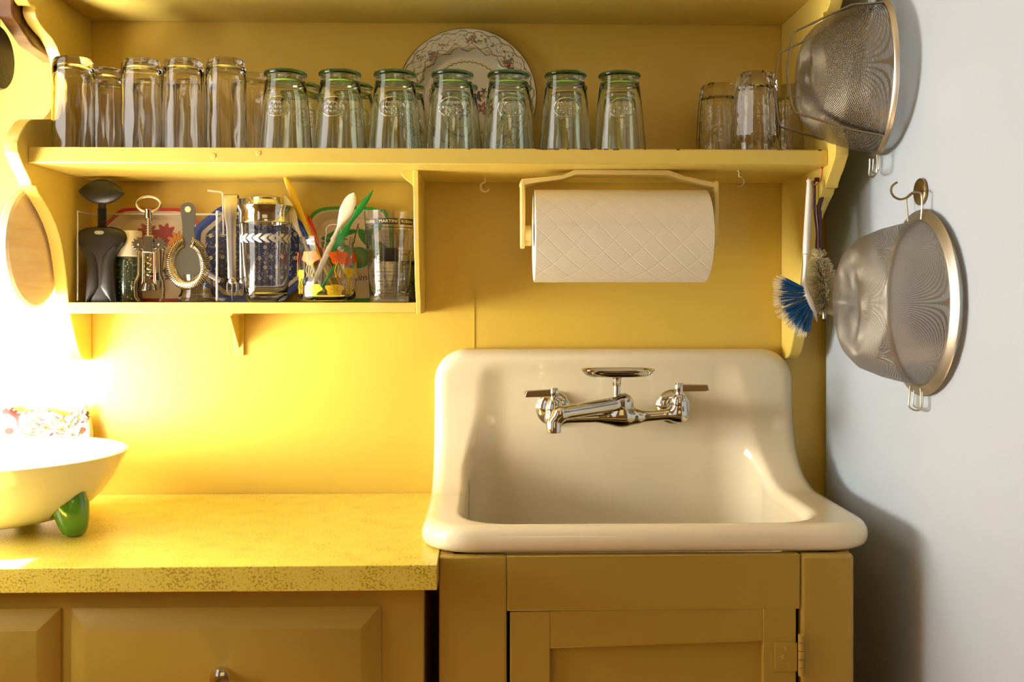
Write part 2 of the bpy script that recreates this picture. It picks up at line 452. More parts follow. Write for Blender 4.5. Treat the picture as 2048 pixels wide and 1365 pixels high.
# ------------------------------------------------------------------ sink
ZR = CZ - .318; ZRB = CZ - .3545; YF = ky(.757); xl, xr = at(870, 800, 0).x, at(1575, 800, 0).x + .003; ZT = CZ - .0925
def sinkf(X, Y, Z):
    plan = rrect(X, Y, xl, xr, YF, 0.3, .075)
    fr = rrect(X, Z, xl, xr, -1, ZT, .058)
    E = np.maximum(plan, fr)
    T = smin(Z - ZR, -.036 - Y, .16)
    s = rint(E, T, .021)
    s = rint(s, ZRB - Z, .012)
    basin = np.maximum(rrect(X, Y, xl + .050, xr - .0605, YF + .03, -.004, .07), np.maximum(ZRB - .15 - Z, Z - ZR + .01))
    s = np.minimum(s, basin)
    s = np.maximum(s, Y + .001)
    # inside
    lean = (Z - ZR) * .12
    cp = rrect(X, Y + 0 * lean, xl + .060, xr - .073, YF + .040, -.030, .075)
    cf = rrect(X, Z, xl + .048, xr - .064, ZRB - .14, ZT - .028, .055)
    cav = rint(cp, cf, .03)
    return rint(s, -cav, .018)
ms = surface_net(sinkf, (xl, YF, ZRB - .15), (xr, 0, ZT), .0055)
SINK = build('sink', ms, ENAMEL, angle=80)
tag(SINK, 'white enamelled cast iron sink with high back and rolled rim', 'sink')

# ------------------------------------------------------------------ sink cabinet
YC = ky(.765); ct = ZRB - 0.0015
c0 = -.0665; c1 = at(1700, 1200, YC).x
sc_ = thing('sink_cabinet', 'cream painted sink cabinet with a crooked recessed door, under the white sink', 'cabinet', ((c0 + c1) / 2, YC / 2, 0))
xs1 = at(1013, 1200, YC).x; xs2 = at(1593, 1200, YC).x
zr = at(1200, 1214, YC).z
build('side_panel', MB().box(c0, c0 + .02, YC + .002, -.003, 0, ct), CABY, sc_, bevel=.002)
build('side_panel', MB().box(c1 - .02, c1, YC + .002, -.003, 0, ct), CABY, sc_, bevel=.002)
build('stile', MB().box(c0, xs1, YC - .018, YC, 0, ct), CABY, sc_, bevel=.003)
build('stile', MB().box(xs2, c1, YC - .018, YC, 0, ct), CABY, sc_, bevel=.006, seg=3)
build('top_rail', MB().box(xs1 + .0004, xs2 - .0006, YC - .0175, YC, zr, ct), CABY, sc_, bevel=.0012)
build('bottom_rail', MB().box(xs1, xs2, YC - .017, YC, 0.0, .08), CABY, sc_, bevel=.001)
build('interior', MB().box(xs1 - .01, xs2 + .01, YC + .006, YC + .01, .03, zr + .02), DARK, sc_)  # thin dark sheet, its colour stands in for the shade behind the door
# door, hung a little out of true
yd = YC - .017
tl = at(1020, 1225, yd); tr_ = at(1592, 1215, yd); zb = .10
def dq(u, z):   # u 0..1 across; z up; the top edge slopes
    return None
slope = (tr_.z - tl.z) / (tr_.x - tl.x)
xA, xB = tl.x, tr_.x; x1_, x2_ = at(1100, 1300, yd).x, at(1526, 1300, yd).x
r0 = at(1100, 1298, yd).z; r1 = at(1526, 1284, yd).z
m = MB()
m.prism([(xA, zb), (x1_, zb), (x1_, tl.z + slope * (x1_ - xA)), (xA, tl.z)], 'y', yd, yd + .018)
m.prism([(x2_, zb), (xB, zb), (xB, tr_.z), (x2_, tl.z + slope * (x2_ - xA))], 'y', yd, yd + .018)
m.prism([(x1_, r0), (x2_, r1), (x2_, tl.z + slope * (x2_ - xA)), (x1_, tl.z + slope * (x1_ - xA))], 'y', yd + .0004, yd + .018)
m.prism([(x1_, zb), (x2_, zb), (x2_, zb + .07), (x1_, zb + .07)], 'y', yd, yd + .018)
m.prism([(x1_ - .004, zb), (x2_ + .004, zb), (x2_ + .004, r1 + .004), (x1_ - .004, r0 + .004)], 'y', yd + .009, yd + .016)
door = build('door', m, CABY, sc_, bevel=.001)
# painted over hinge
m = MB()
ha = at(1549, 1286, yd); hb = at(1594, 1343, yd)
m.box(ha.x, hb.x, yd - .0016, yd, hb.z, ha.z)
hp = at(1601, 1300, yd); 
zt_, zb_ = at(1601, 1268, yd).z, at(1601, 1352, yd).z
N5 = 5
for i in range(N5):
    a = zt_ + (zb_ - zt_) * i / N5; b_ = zt_ + (zb_ - zt_) * (i + .93) / N5
    m.tube([(hp.x, yd - .003, a), (hp.x, yd - .003, b_)], .0042, 12)
m.box(hp.x, hp.x + .004, yd - .001, yd + .0005, zb_, zt_)
for qx, qy in ((1573, 1297), (1567, 1313), (1575, 1328)):
    q = at(qx, qy, yd); m.lathe([(0, 0), (.0028, .0002), (.0034, .0012)], 12, (q.x, yd - .0026, q.z), M=Matrix.Rotation(-PI / 2, 4, 'X'))
build('hinge', m, CABY, door, bevel=.0006)

# ------------------------------------------------------------------ worktop and base cabinets
ZC = .900; YK = ky(.729); ce = at(874, 1128, YK).x
WT = build('worktop', MB().box(WX + .004, ce, YK, -.003, ZC - .033, ZC), LAM, bevel=.0012)
tag(WT, 'yellow speckled laminate worktop left of the sink', 'worktop')
YB = ky(.748); xe = at(848, 1250, YB).x
bc = thing('base_cabinet', 'cream painted base cabinet with raised panel drawers, under the speckled worktop', 'cabinet', (-.6, YB / 2, 0))
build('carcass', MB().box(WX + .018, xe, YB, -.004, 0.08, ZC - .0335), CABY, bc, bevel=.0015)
build('plinth', MB().box(WX + .018, xe, YB + .05, -.01, 0, .08), CABY, bc)
def raised(x0, x1, z0, z1, y, wd, lift):
    m = MB(); e = .0022
    v = [(x0, y, z0), (x1, y, z0), (x1, y, z1), (x0, y, z1)]
    v += [(x0, y - e, z0), (x1, y - e, z0), (x1, y - e, z1), (x0, y - e, z1)]
    v += [(x0 + wd, y - e - lift, z0 + wd), (x1 - wd, y - e - lift, z0 + wd), (x1 - wd, y - e - lift, z1 - wd), (x0 + wd, y - e - lift, z1 - wd)]
    f = [(0, 3, 2, 1), (8, 9, 10, 11)]
    for a in (0, 4):
        for i in range(4): f.append((a + i, a + (i + 1) % 4, a + 4 + (i + 1) % 4, a + 4 + i))
    return m.add(v, f)
yb = YB
za = at(400, 1214, YB).z
xa0, xa1 = at(143, 1300, YB).x, at(763, 1300, YB).x
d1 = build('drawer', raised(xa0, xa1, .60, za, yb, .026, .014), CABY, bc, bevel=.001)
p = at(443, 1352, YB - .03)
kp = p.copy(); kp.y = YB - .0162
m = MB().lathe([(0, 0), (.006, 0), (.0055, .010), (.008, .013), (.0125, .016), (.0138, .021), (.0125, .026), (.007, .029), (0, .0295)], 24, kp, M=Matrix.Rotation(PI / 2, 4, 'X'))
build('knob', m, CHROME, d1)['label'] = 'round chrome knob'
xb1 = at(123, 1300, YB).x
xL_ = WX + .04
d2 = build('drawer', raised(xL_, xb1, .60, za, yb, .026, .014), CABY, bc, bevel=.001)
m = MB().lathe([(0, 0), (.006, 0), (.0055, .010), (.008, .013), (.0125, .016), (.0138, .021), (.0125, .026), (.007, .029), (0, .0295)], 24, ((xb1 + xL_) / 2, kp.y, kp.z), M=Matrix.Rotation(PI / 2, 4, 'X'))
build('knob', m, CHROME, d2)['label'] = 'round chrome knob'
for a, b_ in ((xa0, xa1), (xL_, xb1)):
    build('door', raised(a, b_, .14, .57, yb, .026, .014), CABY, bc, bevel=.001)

# ------------------------------------------------------------------ refrigerator
FX = at(1648, 700, -.012).x
fr = thing('refrigerator', 'white refrigerator, its side towards the sink hung with two wire strainers', 'refrigerator', (FX + .35, -.4, 0))
build('body', MB().box(FX, FX + .70, -.74, -.012, .02, 1.90), FRIDGE, fr, bevel=.012, seg=4)
build('door', MB().box(FX, FX + .70, -.81, -.746, .10, 1.90), FRIDGE, fr, bevel=.014, seg=4)
build('plinth', MB().box(FX + .01, FX + .69, -.72, -.03, 0, .03), DARK, fr)

# ------------------------------------------------------------------ glasses on the shelf
CLEAR = glass('clear glass', (0.985, 0.985, 0.975), ior=1.47)
WAVY = glass('wavy clear glass', (0.985, 0.985, 0.97), ior=1.47, bump=0.35, scale=55, stretch=(1, 1, .3))
GREENG = glass('pale green glass', (0.965, 1.0, 0.95), ior=1.47, bump=0.12, scale=60, stretch=(1, 1, .25))
RIMG = glass('green glass rim', (0.45, 0.90, 0.62), ior=1.4, rough=0.12)
ROCK = glass('thick pressed glass', (0.97, 0.975, 0.95), ior=1.47, bump=0.3, scale=90)

def shell(outer, inner):
    return outer + list(reversed(inner))
TZ = SZT + 0.0006
# tall tumbler with soft optic ribs, standing upside down
def tumbler(seed):
    t = thing('tumbler', '', 'glass', (0, 0, TZ), 'clear ribbed tumblers upside down on the shelf')
    H = .1465; R = .0325; rnd = random.Random(seed)
    ph = [rnd.uniform(0, 6.28) for _ in range(4)]
    def mod(a, r, z):
        k = math.sin(PI * min(1, max(0, z / H))) ** .5 if 0 < z < H else 0
        return 1 + k * (.014 * math.cos(9 * a + ph[0]) + .016 * math.sin(5 * a + ph[1] + z * 34) * math.sin(z * 60 + ph[2]))
    outer = [(R * 1.0, 0.0), (R * 1.0, .004)] + [(R * (1.0 - .03 * (z / H)), z) for z in [H * i / 16 for i in range(1, 15)]] + \
            [(R * .955, H - .012), (R * .93, H - .006), (R * .86, H - .0015), (R * .72, H), (R * .35, H - .001), (0, H - .0015)]
    inner = [(R * .93, 0.0), (R * .93, .004)] + [(R * (.925 - .03 * (z / H)), z) for z in [H * i / 16 for i in range(1, 14)]] + \
            [(R * .86, H - .022), (R * .76, H - .014), (R * .5, H - .0115), (0, H - .011)]
    m = MB().lathe([(inner[0][0], 0.0004)] + outer, 64, mod=mod)
    mi = MB().lathe(list(reversed(inner)) , 64, mod=mod)
    # one closed wall: outer skin and inner skin joined at the lip
    prof_ = list(reversed(outer)) + inner
    m = MB().lathe(prof_, 72, mod=mod)
    build('bowl', m, WAVY, t, local=True, angle=60, fix=True)
    return t
def at_shelf(px, k): return at(px, 295, ky(k)).x, ky(k)
tums = [tumbler(s) for s in (1, 2, 3)]
front_l = [(147, .885, 'clear ribbed tumbler at the left end of the shelf, foremost'),
           (209, .925, 'clear ribbed tumbler just right of and behind the one at the shelf end'),
           (284, .890, 'front row clear ribbed tumbler, second from the left end of the shelf'),
           (367, .888, 'front row clear ribbed tumbler, third from the left end of the shelf'),
           (452, .886, 'front row clear ribbed tumbler right beside the green-rimmed jars'),
           (228, .962, 'back row clear ribbed tumbler furthest left against the wall'),
           (302, .950, 'back row clear ribbed tumbler seen through the second front tumbler'),
           (385, .950, 'back row clear ribbed tumbler seen through the third front tumbler'),
           (505, .945, 'back row clear ribbed tumbler showing between the tumblers and first green jar')]
for i, (px, k, lab) in enumerate(front_l):
    x, y = at_shelf(px, k)
    if i < 3: o = tums[i]; o.location = (x, y, TZ); o['label'] = lab; o.rotation_euler = (0, 0, i * .7)
    else: o = copy_thing(tums[i % 3], (x, y, TZ), lab, i * 1.3)

# green rimmed jar glass, upside down, with a pressed oval badge
def jar():
    t = thing('jar_glass', '', 'glass', (0, 0, TZ), 'pale green jar glasses upside down on the shelf')
    H = .1275
    outer = [(.0425, 0), (.0428, .003), (.0395, .040), (.0360, .080), (.0322, .108), (.0312, .1165), (.0316, .1195)]
    inner = [(.0400, 0), (.0402, .004), (.0370, .040), (.0335, .080), (.0298, .106), (.026, .1125), (.014, .1145), (0, .115)]
    top = [(0, .1195), (.0250, .1195)]
    prof_ = top + list(reversed(outer)) + inner
    build('bowl', MB().lathe(prof_, 56), GREENG, t, local=True, angle=60, fix=True)
    rim = [(.0, .1202), (.0312, .1202), (.0336, .1212), (.0345, .1238), (.0336, .1264), (.0312, .1275), (.0270, .1272), (.0240, .1262), (0, .1260)]
    build('rim', MB().lathe(rim, 48), RIMG, t, local=True, angle=60, fix=True)['label'] = 'thick darker green rim'
    # oval badge on the side facing the room
    zc = .066; A = .0205; B = .0155
    def on(a, z, d=0.0):
        r = (.0428 + (z - .003) * (.0360 - .0428) / .077) + d
        return (r * math.sin(a), -r * math.cos(a), z)
    m = MB()
    m.tube([on(A / .037 * math.cos(q), zc + B * math.sin(q), .0002) for q in [2 * PI * i / 48 for i in range(48)]], .0009, 8, closed=True)
    rnd = random.Random(3)
    for row, (zz, n) in enumerate(((zc + .0065, 5), (zc - .0005, 7), (zc - .0075, 5))):
        for i in range(n):
            a0 = (i - (n - 1) / 2) * .115
            pts = [on(a0 + .045 * math.cos(q * 1.0 + i + row), zz + .0023 * math.sin(q * (1.0 + (i + row) % 2)), .0001) for q in [0.9 * j for j in range(6)]]
            m.tube(pts, .0005, 6)
    build('badge', m, GREENG, t, local=True)['label'] = 'pressed oval badge with raised lettering'
    return t
j0 = jar()
jars = [(571, 'green-rimmed jar glass nearest the clear tumblers, front row', .2), (680, 'second front green-rimmed jar glass counting from the clear tumblers', .15), (790, 'front green-rimmed jar glass in front of the left edge of the plate', -.05),
        (905, 'front green-rimmed jar glass in front of the middle of the plate', 0.0), (1014, 'front green-rimmed jar glass in front of the right side of the plate', .08), (1128, 'green-rimmed jar glass just right of the floral plate, front row', -.03), (1236, 'rightmost green-rimmed jar glass, alone at the end of its row', -.02)]
first = True
for px, lab, rz in jars:
    x, y = at_shelf(px + (3 if px > 1000 else 0), .887)
    if first: j0.location = (x, y, TZ); j0.rotation_euler = (0, 0, rz - .35); j0['label'] = lab; first = False
    else: copy_thing(j0, (x, y, TZ), lab, rz + (-.3 if px < 700 else 0))
for px, lab, rz in ((600, 'back row green-rimmed jar glass behind the one nearest the tumblers', .5), (706, 'back row green-rimmed jar glass behind the second front jar', .45),
                    (809, 'back row green-rimmed jar glass at the left edge of the plate', .3), (916, 'back row green-rimmed jar glass in front of the plate centre', .1),
                    (1024, 'back row green-rimmed jar glass at the right edge of the plate', .3), (1135, 'back row green-rimmed jar glass just right of the plate', 0.0), (1240, 'back row green-rimmed jar glass at the right end of its row', 0.1)):
    x, y = at_shelf(px, .940)
    copy_thing(j0, (x, y, TZ), lab, rz)

# heavy pressed tumblers with flat facets
def faceted():
    t = thing('faceted_tumbler', '', 'glass', (0, 0, TZ), 'heavy faceted tumblers at the right end of the shelf')
    n = 8
    def mod(a, r, z):
        if z < .030: w = max(0, (z - .018) / .012)
        else: w = 1
        b = (a + PI / n) % (2 * PI / n) - PI / n
        return 1 * (1 - w) + w * (math.cos(PI / n) / math.cos(b)) * 1.0
    def modi(a, r, z): return 1 + (mod(a, r, z) - 1) * .3
    H = .134
    outer = [(.0395, 0), (.0405, .003), (.0400, .018), (.0385, .024), (.0388, .031), (.0375, .060), (.0358, .095), (.0335, .118), (.031, .128), (.027, .133), (.018, .134), (0, .133)]
    inner = [(.0355, 0), (.0360, .004), (.0350, .018), (.034, .05), (.032, .085), (.0295, .104), (.024, .110), (.01, .112), (0, .112)]
    m = MB(); N = 64
    po = list(reversed(outer)); full = po + inner
    no = len(po)
    def md(a, r, z):
        return mod(a, r, z)
    m.lathe(full, N, mod=lambda a, r, z: (mod(a, r, z) if (r, z) in oset else modi(a, r, z)), a0=.2)
    return m, t
oset = {(.0395, 0), (.0405, .003), (.0400, .018), (.0385, .024), (.0388, .031), (.0375, .060), (.0358, .095), (.0335, .118), (.031, .128), (.027, .133), (.018, .134)}
m, ft = faceted()
build('bowl', m, ROCK, ft, local=True, angle=25, fix=True)
x, y = at_shelf(1512, .896); ft.location = (x, y, TZ); ft['label'] = 'heavy faceted tumbler in front, tallest looking of the three by the strainer'
x, y = at_shelf(1438, .945); copy_thing(ft, (x, y, TZ), 'heavy faceted tumbler behind, on the left of the three by the strainer', .3)
x, y = at_shelf(1586, .948); copy_thing(ft, (x, y, TZ), 'heavy faceted tumbler behind the wire feet of the upper strainer', .55)

# ------------------------------------------------------------------ decorated plate behind the jars
def blend(c, d, t): return tuple(c[i] * (1 - t) + d[i] * t for i in range(4))
def plate():
    R = .1255; c = at(934, 180, -.02)
    t = thing('plate', 'white floral plate with gold scrolls leaning on the wall behind the jars', 'plate', (c.x, -.016, SZT + .0005))
    m = MB(); NR, NA = 150, 560
    gold = lin('#7d6420'); white = lin('#E6DCC4'); cream = lin('#CFBD8A'); red = lin('#8c1f2a'); blue = lin('#2f4f7a'); grn = lin('#4d5a26'); dark = lin('#3a2416')
    rnd = random.Random(11)
    flw = []   # (angle, radius, size, colour)
    for q in range(8):
        a = PI / 2 - .10 + q * 2 * PI / 8
        for dx, dr, sz, cc in ((0, 0, .0058, red), (.05, .001, .0036, blue), (-.05, -.003, .0034, grn), (.085, -.003, .0036, red), (-.10, -.0005, .003, blue), (.02, .006, .0026, grn), (-.03, .005, .0026, grn), (.12, .001, .002, grn)):
            flw.append((a + dx, (.105 if q % 2 == 0 else .0965) + dr, sz, cc))
    for q in range(150):
        flw.append((rnd.uniform(0, 6.28), rnd.uniform(.098, .116), rnd.uniform(.001, .0024), rnd.choice([gold, grn, gold, dark])))
    FX_ = [(r * math.cos(a), r * math.sin(a), sz, cc) for a, r, sz, cc in flw]
    # a basket of fruit and birds in the centre, kept plain
    for (a, b_, sz, cc) in ((-.018, -.002, .016, dark), (.004, -.006, .018, lin('#7a5a22')), (.020, .004, .010, dark), (.030, .014, .006, dark), (.014, .018, .005, dark), (.028, -.018, .012, red), (-.004, .016, .005, grn), (-.046, .004, .007, grn), (-.038, .002, .006, grn), (.0, -.03, .014, lin('#8a5a20')), (.03, .004, .006, lin('#b08a30'))):
        FX_.append((a, b_, sz, cc))
    def col(x, y):
        r = math.hypot(x, y); a = math.atan2(y, x)
        c_ = white
        if r > R - .0022: return gold
        for rr, amp, n, wd in ((.1185, .0022, 24, .0010), (.0945, .0038, 20, .0009), (.0890, .0032, 16, .0009), (.1100, .0042, 28, .0008), (.1030, .0040, 32, .0007)):
            if abs(r - rr - amp * math.sin(n * a + rr * 900) - .0004 * math.sin(3 * n * a)) < wd * .8: return gold
        if .0895 < r < .0945 and math.sin(18 * a) > .2: c_ = cream
        rs = .0660 + .0020 * abs(math.sin(22 * a))
        if abs(r - rs) < .0009 or (abs(math.sin(11 * a)) < .05 and .066 < r < .0715): return gold
        for fx, fy, sz, cc in FX_:
            d = math.hypot(x - fx, y - fy)
            if d < sz * 1.25:
                th = math.atan2(y - fy, x - fx)
                if d < sz * (.78 + .30 * math.cos(5 * th + fx * 900)): c_ = cc
                if d < sz * .22: c_ = lin('#c9a040') if cc in (red, blue) else cc
        return c_
    def zprof(r):
        s_ = r / R
        if s_ < .60: return 0
        if s_ < .72: return .010 * ((s_ - .60) / .12) ** 1.5
        return .010 + .008 * ((s_ - .72) / .28)
    vs = []; cs = []
    for i in range(NR + 1):
        r = R * i / NR
        for j_ in range(NA):
            a = 2 * PI * j_ / NA
            x_, z_ = r * math.cos(a), r * math.sin(a)
            vs.append((x_, z_, zprof(r))); cs.append(col(x_, z_))
    tilt = .055
    # local: x, up, out of the wall -> world
    def W_(x_, u, o_): return (x_, -(o_) * math.cos(tilt) - (R - u) * math.sin(tilt) * 1.0 , (R + u) * math.cos(tilt))
    v2 = [W_(*p) for p in vs]
    f2 = []
    for i in range(NR):
        for j_ in range(NA):
            a = i * NA + j_; b_ = (i + 1) * NA + j_; a2 = i * NA + (j_ + 1) % NA; b2 = (i + 1) * NA + (j_ + 1) % NA
            f2.append((a, b_, b2, a2))
    m.add(v2, f2, cs)
    # back
    o_ = len(m.v)
    bv = []; 
    for i, r in enumerate([R, R * .8, R * .62, R * .58, 0.0001]):
        for j_ in range(NA // 4):
            a = 2 * PI * j_ * 4 / NA
            bv.append(W_(r * math.cos(a), r * math.sin(a), zprof(r) - .0035 - (.002 if .55 < r / R < .63 else 0)))
    n4 = NA // 4; bf = []
    for i in range(4):
        for j_ in range(n4): bf.append((i * n4 + j_, i * n4 + (j_ + 1) % n4, (i + 1) * n4 + (j_ + 1) % n4, (i + 1) * n4 + j_))
    m.add(bv, bf, white)
    for j_ in range(n4):
        for q in range(4):
            a = NR * NA + j_ * 4 + q; b_ = NR * NA + (j_ * 4 + q + 1) % NA
            k1 = o_ + (j_ if q < 2 else (j_ + 1) % n4); k2 = o_ + (j_ if q < 1 else (j_ + 1) % n4)
            m.f.append((a, k1, b_) if k1 == k2 or q != 1 else (a, k1, (o_ + (j_ + 1) % n4), b_))
    ymax = max(p[1] for p in m.v)
    m.v = [(p[0], p[1] - ymax + .0145, p[2]) for p in m.v]
    build('dish', m, vcol('glazed china', .12, .6), t, local=True, colors=True, angle=60)
plate()

# ------------------------------------------------------------------ things in the lower compartment
LZ = LZT + .0006
BLK = paint('matte black plastic', '#17130D', 0.42, 0.1, 300)
WHITEP = paint('white plastic', '#EFE6D2', 0.3)
RED = paint('red plastic', '#C02018', 0.3)
ACR = clearsheet('clear acrylic', (.995, .99, .985), .02)
ACRE = clearsheet('acrylic edge', (.95, .93, .9), .55)
def P(px, py, k): return at(px, py, ky(k))
def text_mesh(s, size, align='CENTER'):
    cu = bpy.data.curves.new('t', 'FONT'); cu.body = s; cu.size = size; cu.align_x = align; cu.resolution_u = 2
    o = bpy.data.objects.new('t', cu); COL.objects.link(o)
    me = o.to_mesh()
    v = [tuple(p.co) for p in me.vertices]; f = [tuple(p.vertices) for p in me.polygons]
    o.to_mesh_clear(); bpy.data.objects.remove(o); bpy.data.curves.remove(cu)
    return v, f

# --- painted trays standing against the wall
def tray(name, label, px0, px1, py0, y, colfn, rim, corner, cat='tray', out=.010, cut='round', inlay=None):
    a = P(px0, 500, 1 + y / D); b = P(px1, 500, 1 + y / D); top = P(px0, py0, 1 + y / D)
    W = (b.x - a.x) / 2; H = (top.z - LZ) / 2; cx = (a.x + b.x) / 2
    t = thing(name, label, cat, (cx, y + .004, LZ))
    def edge(th, s_):
        # outline: rounded or cut cornered rectangle, direction th, scale s_
        c_, n_ = math.cos(th), math.sin(th)
        w_, h_ = W, H
        r = min(w_ / max(abs(c_), 1e-6), h_ / max(abs(n_), 1e-6))
        k = corner
        # corner cut line: |x|/w + |y|/h = 2 - k
        rc = (2 - k) / (abs(c_) / w_ + abs(n_) / h_)
        if cut == 'round':
            r = 1 / ((abs(c_ / w_) ** corner + abs(n_ / h_) ** corner) ** (1 / corner))
        else:
            q = 34; r = 1 / ((1 / r) ** q + (1 / rc) ** q) ** (1 / q)
        return r * s_ * c_, r * s_ * n_
    NR, NA = 110, 300
    rw = rim / W
    radii = [i / NR for i in range(1, NR + 1)]
    vs = [(cx, y, LZ + H)]; cs = [colfn(0, 0, 0, W, H)]; f = []
    for s_ in radii:
        dep = 0 if s_ < 1 - 2.6 * rw else (out * min(1, (s_ - (1 - 2.6 * rw)) / (1.6 * rw)))
        for j_ in range(NA):
            th = 2 * PI * j_ / NA; ex, ez = edge(th, s_)
            vs.append((cx + ex, y - dep, LZ + H + ez)); cs.append(colfn(ex, ez, s_, W, H))
    for j_ in range(NA): f.append((0, 1 + j_, 1 + (j_ + 1) % NA))
    for i in range(NR - 1):
        for j_ in range(NA):
            f.append((1 + i * NA + j_, 1 + (i + 1) * NA + j_, 1 + (i + 1) * NA + (j_ + 1) % NA, 1 + i * NA + (j_ + 1) % NA))
    o_ = len(vs); last = 1 + (NR - 1) * NA
    for s_, dp in ((1.0, .0035 - out), (1 - 2.6 * rw, .0035)):
        for j_ in range(NA):
            th = 2 * PI * j_ / NA; ex, ez = edge(th, s_); vs.append((cx + ex, y + dp, LZ + H + ez)); cs.append(colfn(ex, ez, 1.0, W, H))
    vs.append((cx, y + .0035, LZ + H)); cs.append(cs[0]); ce_ = len(vs) - 1
    for j_ in range(NA):
        k = (j_ + 1) % NA
        f.append((last + j_, o_ + j_, o_ + k, last + k)); f.append((o_ + j_, o_ + NA + j_, o_ + NA + k, o_ + k)); f.append((o_ + NA + j_, ce_, o_ + NA + k))
    m = MB().add(vs, f, cs)
    build('pan', m, TRAYM, t, colors=True, angle=60, fix=True)
    return t, cx, W, H
TRAYM = vcol('painted tray', .3, .4)
c_red, c_wh, c_or, c_gr, c_nv, c_bl = lin('#B01626'), lin('#D9C7AE'), lin('#D98A1C'), lin('#2E4A24'), lin('#101C4A'), lin('#143A94')
def petal(dx, dy, R, n, ph=0, depth=.16):
    d = math.hypot(dx, dy)
    return d < R * (1 - depth + depth * math.cos(n * math.atan2(dy, dx) + ph)), d
def redcol(x, z, s_, W, H):
    if s_ > .93: return c_red
    if z < -H * .93: return c_red
    c = c_wh
    for (fx, fz, R, kind) in ((-.012, .040, .019, 0), (.020, .037, .021, 0), (-.002, .030, .013, 0), (.045, .020, .024, 1), (.030, -.002, .010, 0), (.060, .046, .012, 1), (-.045, .012, .016, 1)):
        i, d = petal(x - fx, z - fz, R, 9 if kind == 0 else 12)
        if i:
            c = lin('#A01512') if kind == 0 else c_or
            a = math.atan2(z - fz, x - fx)
            if kind == 1 and (d < R * .28 or abs(math.sin(6 * a + d * 300)) < .10): c = lin('#8a3512')
            if kind == 0 and abs(math.sin(5 * a + d * 500)) < .12: c = lin('#6d0c0c')
    for (fx, fz, R) in ((.018, -.028, .010), (.028, -.040, .011), (.004, -.038, .012), (-.018, -.020, .011), (.045, -.030, .010), (-.035, -.035, .010)):
        i, d = petal(x - fx, (z - fz) * 1.6, R, 5, 0, .35)
        if i: c = c_gr
    if abs(x - .012 - .1 * (z + .05)) < .0011 and -.06 < z < .03: c = c_gr
    return c
tray('flower_tray', 'white tray with red rim and red and orange flowers, behind the corkscrews', 206, 410, 417, -.012, redcol, .0085, .40, cut='cut')
rnd = random.Random(8)
dots = [(rnd.uniform(-.1, .1), rnd.uniform(-.085, .085)) for _ in range(900)]
dais = []
for i in range(9):
    for j_ in range(9):
        dais.append((-.096 + i * .0215 + (j_ % 2) * .0107, -.086 + j_ * .0200 + rnd.uniform(-.002, .002)))
cell = {}
for d in dots: cell.setdefault((int(d[0] // .005), int(d[1] // .005)), []).append(d)
def bluecol(x, z, s_, W, H):
    if s_ > .87: return c_bl
    if s_ > .80: return c_wh
    c = c_nv
    i0, j0_ = int(x // .005), int(z // .005)
    for a in (-1, 0, 1):
        for b in (-1, 0, 1):
            for d in cell.get((i0 + a, j0_ + b), ()):
                if (x - d[0]) ** 2 + (z - d[1]) ** 2 < .0009 ** 2: c = lin('#B9B7C4')
    for d in dais:
        r = math.hypot(x - d[0], z - d[1])
        if r < .0034 * (1 + .15 * math.cos(8 * math.atan2(z - d[1], x - d[0]))): c = lin('#CFC3A8') if r > .0013 else lin('#8a6a20')
    return c
tray('blue_tray', 'navy tray with tiny daisies, white line and bright blue rim, behind the shaker', 388, 622, 412, -.020, bluecol, .008, .48, cut='cut')
def limecol(x, z, s_, W, H):
    if s_ > .93 or z < -H * .93: return lin('#2E8B38')
    c = lin('#D2BC9C')
    if abs(x - .012 - .25 * (z - .04)) < .0012 and .005 < z < .055: c = lin('#5a3018')
    if abs(x - .02 + .5 * (z - .04)) < .0010 and .03 < z < .05: c = lin('#5a3018')
    for (fx, fz, a, R1, R2) in ((-.030, .030, .5, .024, .010), (-.012, .016, -.4, .022, .009), (.030, .028, -.9, .022, .009), (.000, .040, .2, .013, .005), (.045, .045, .7, .02, .008), (-.048, .008, 1.0, .018, .008)):
        dx, dz = x - fx, z - fz; u = dx * math.cos(a) + dz * math.sin(a); v = -dx * math.sin(a) + dz * math.cos(a)
        if (u / R1) ** 2 + (v / R2) ** 2 < 1: c = lin('#2c7a34') if abs(v) > .0006 else lin('#1c5a26')
    for (fx, fz, R) in ((.016, -.006, .021), (-.030, -.006, .018), (.050, .006, .018)):
        d = math.hypot(x - fx, (z - fz) * 1.08)
        if d < R: c = blend(lin('#7f8f22'), lin('#2f7a2c'), min(1, d / R * 1.05))
    return c
tt, cx, W_, H_ = tray('lime_tray', 'cream tray with green rim and painted limes, behind the spoon jar', 612, 786, 414, -.012, limecol, .0075, 4.2)
m = MB()
for s_, sz, dx, dz in (('Limes', .017, .026, -.047), ('Citrus limon', .0035, .026, -.066)):
    v, f = text_mesh(s_, sz)
    v = [(cx + dx + p[0] + p[1] * .25, -.0126, LZ + H_ + dz + p[1]) for p in v]; m.add(v, f)
build('lettering', m, paint('ink', '#4a2c1c', .6), tt, smooth=False)['label'] = 'dark script lettering'

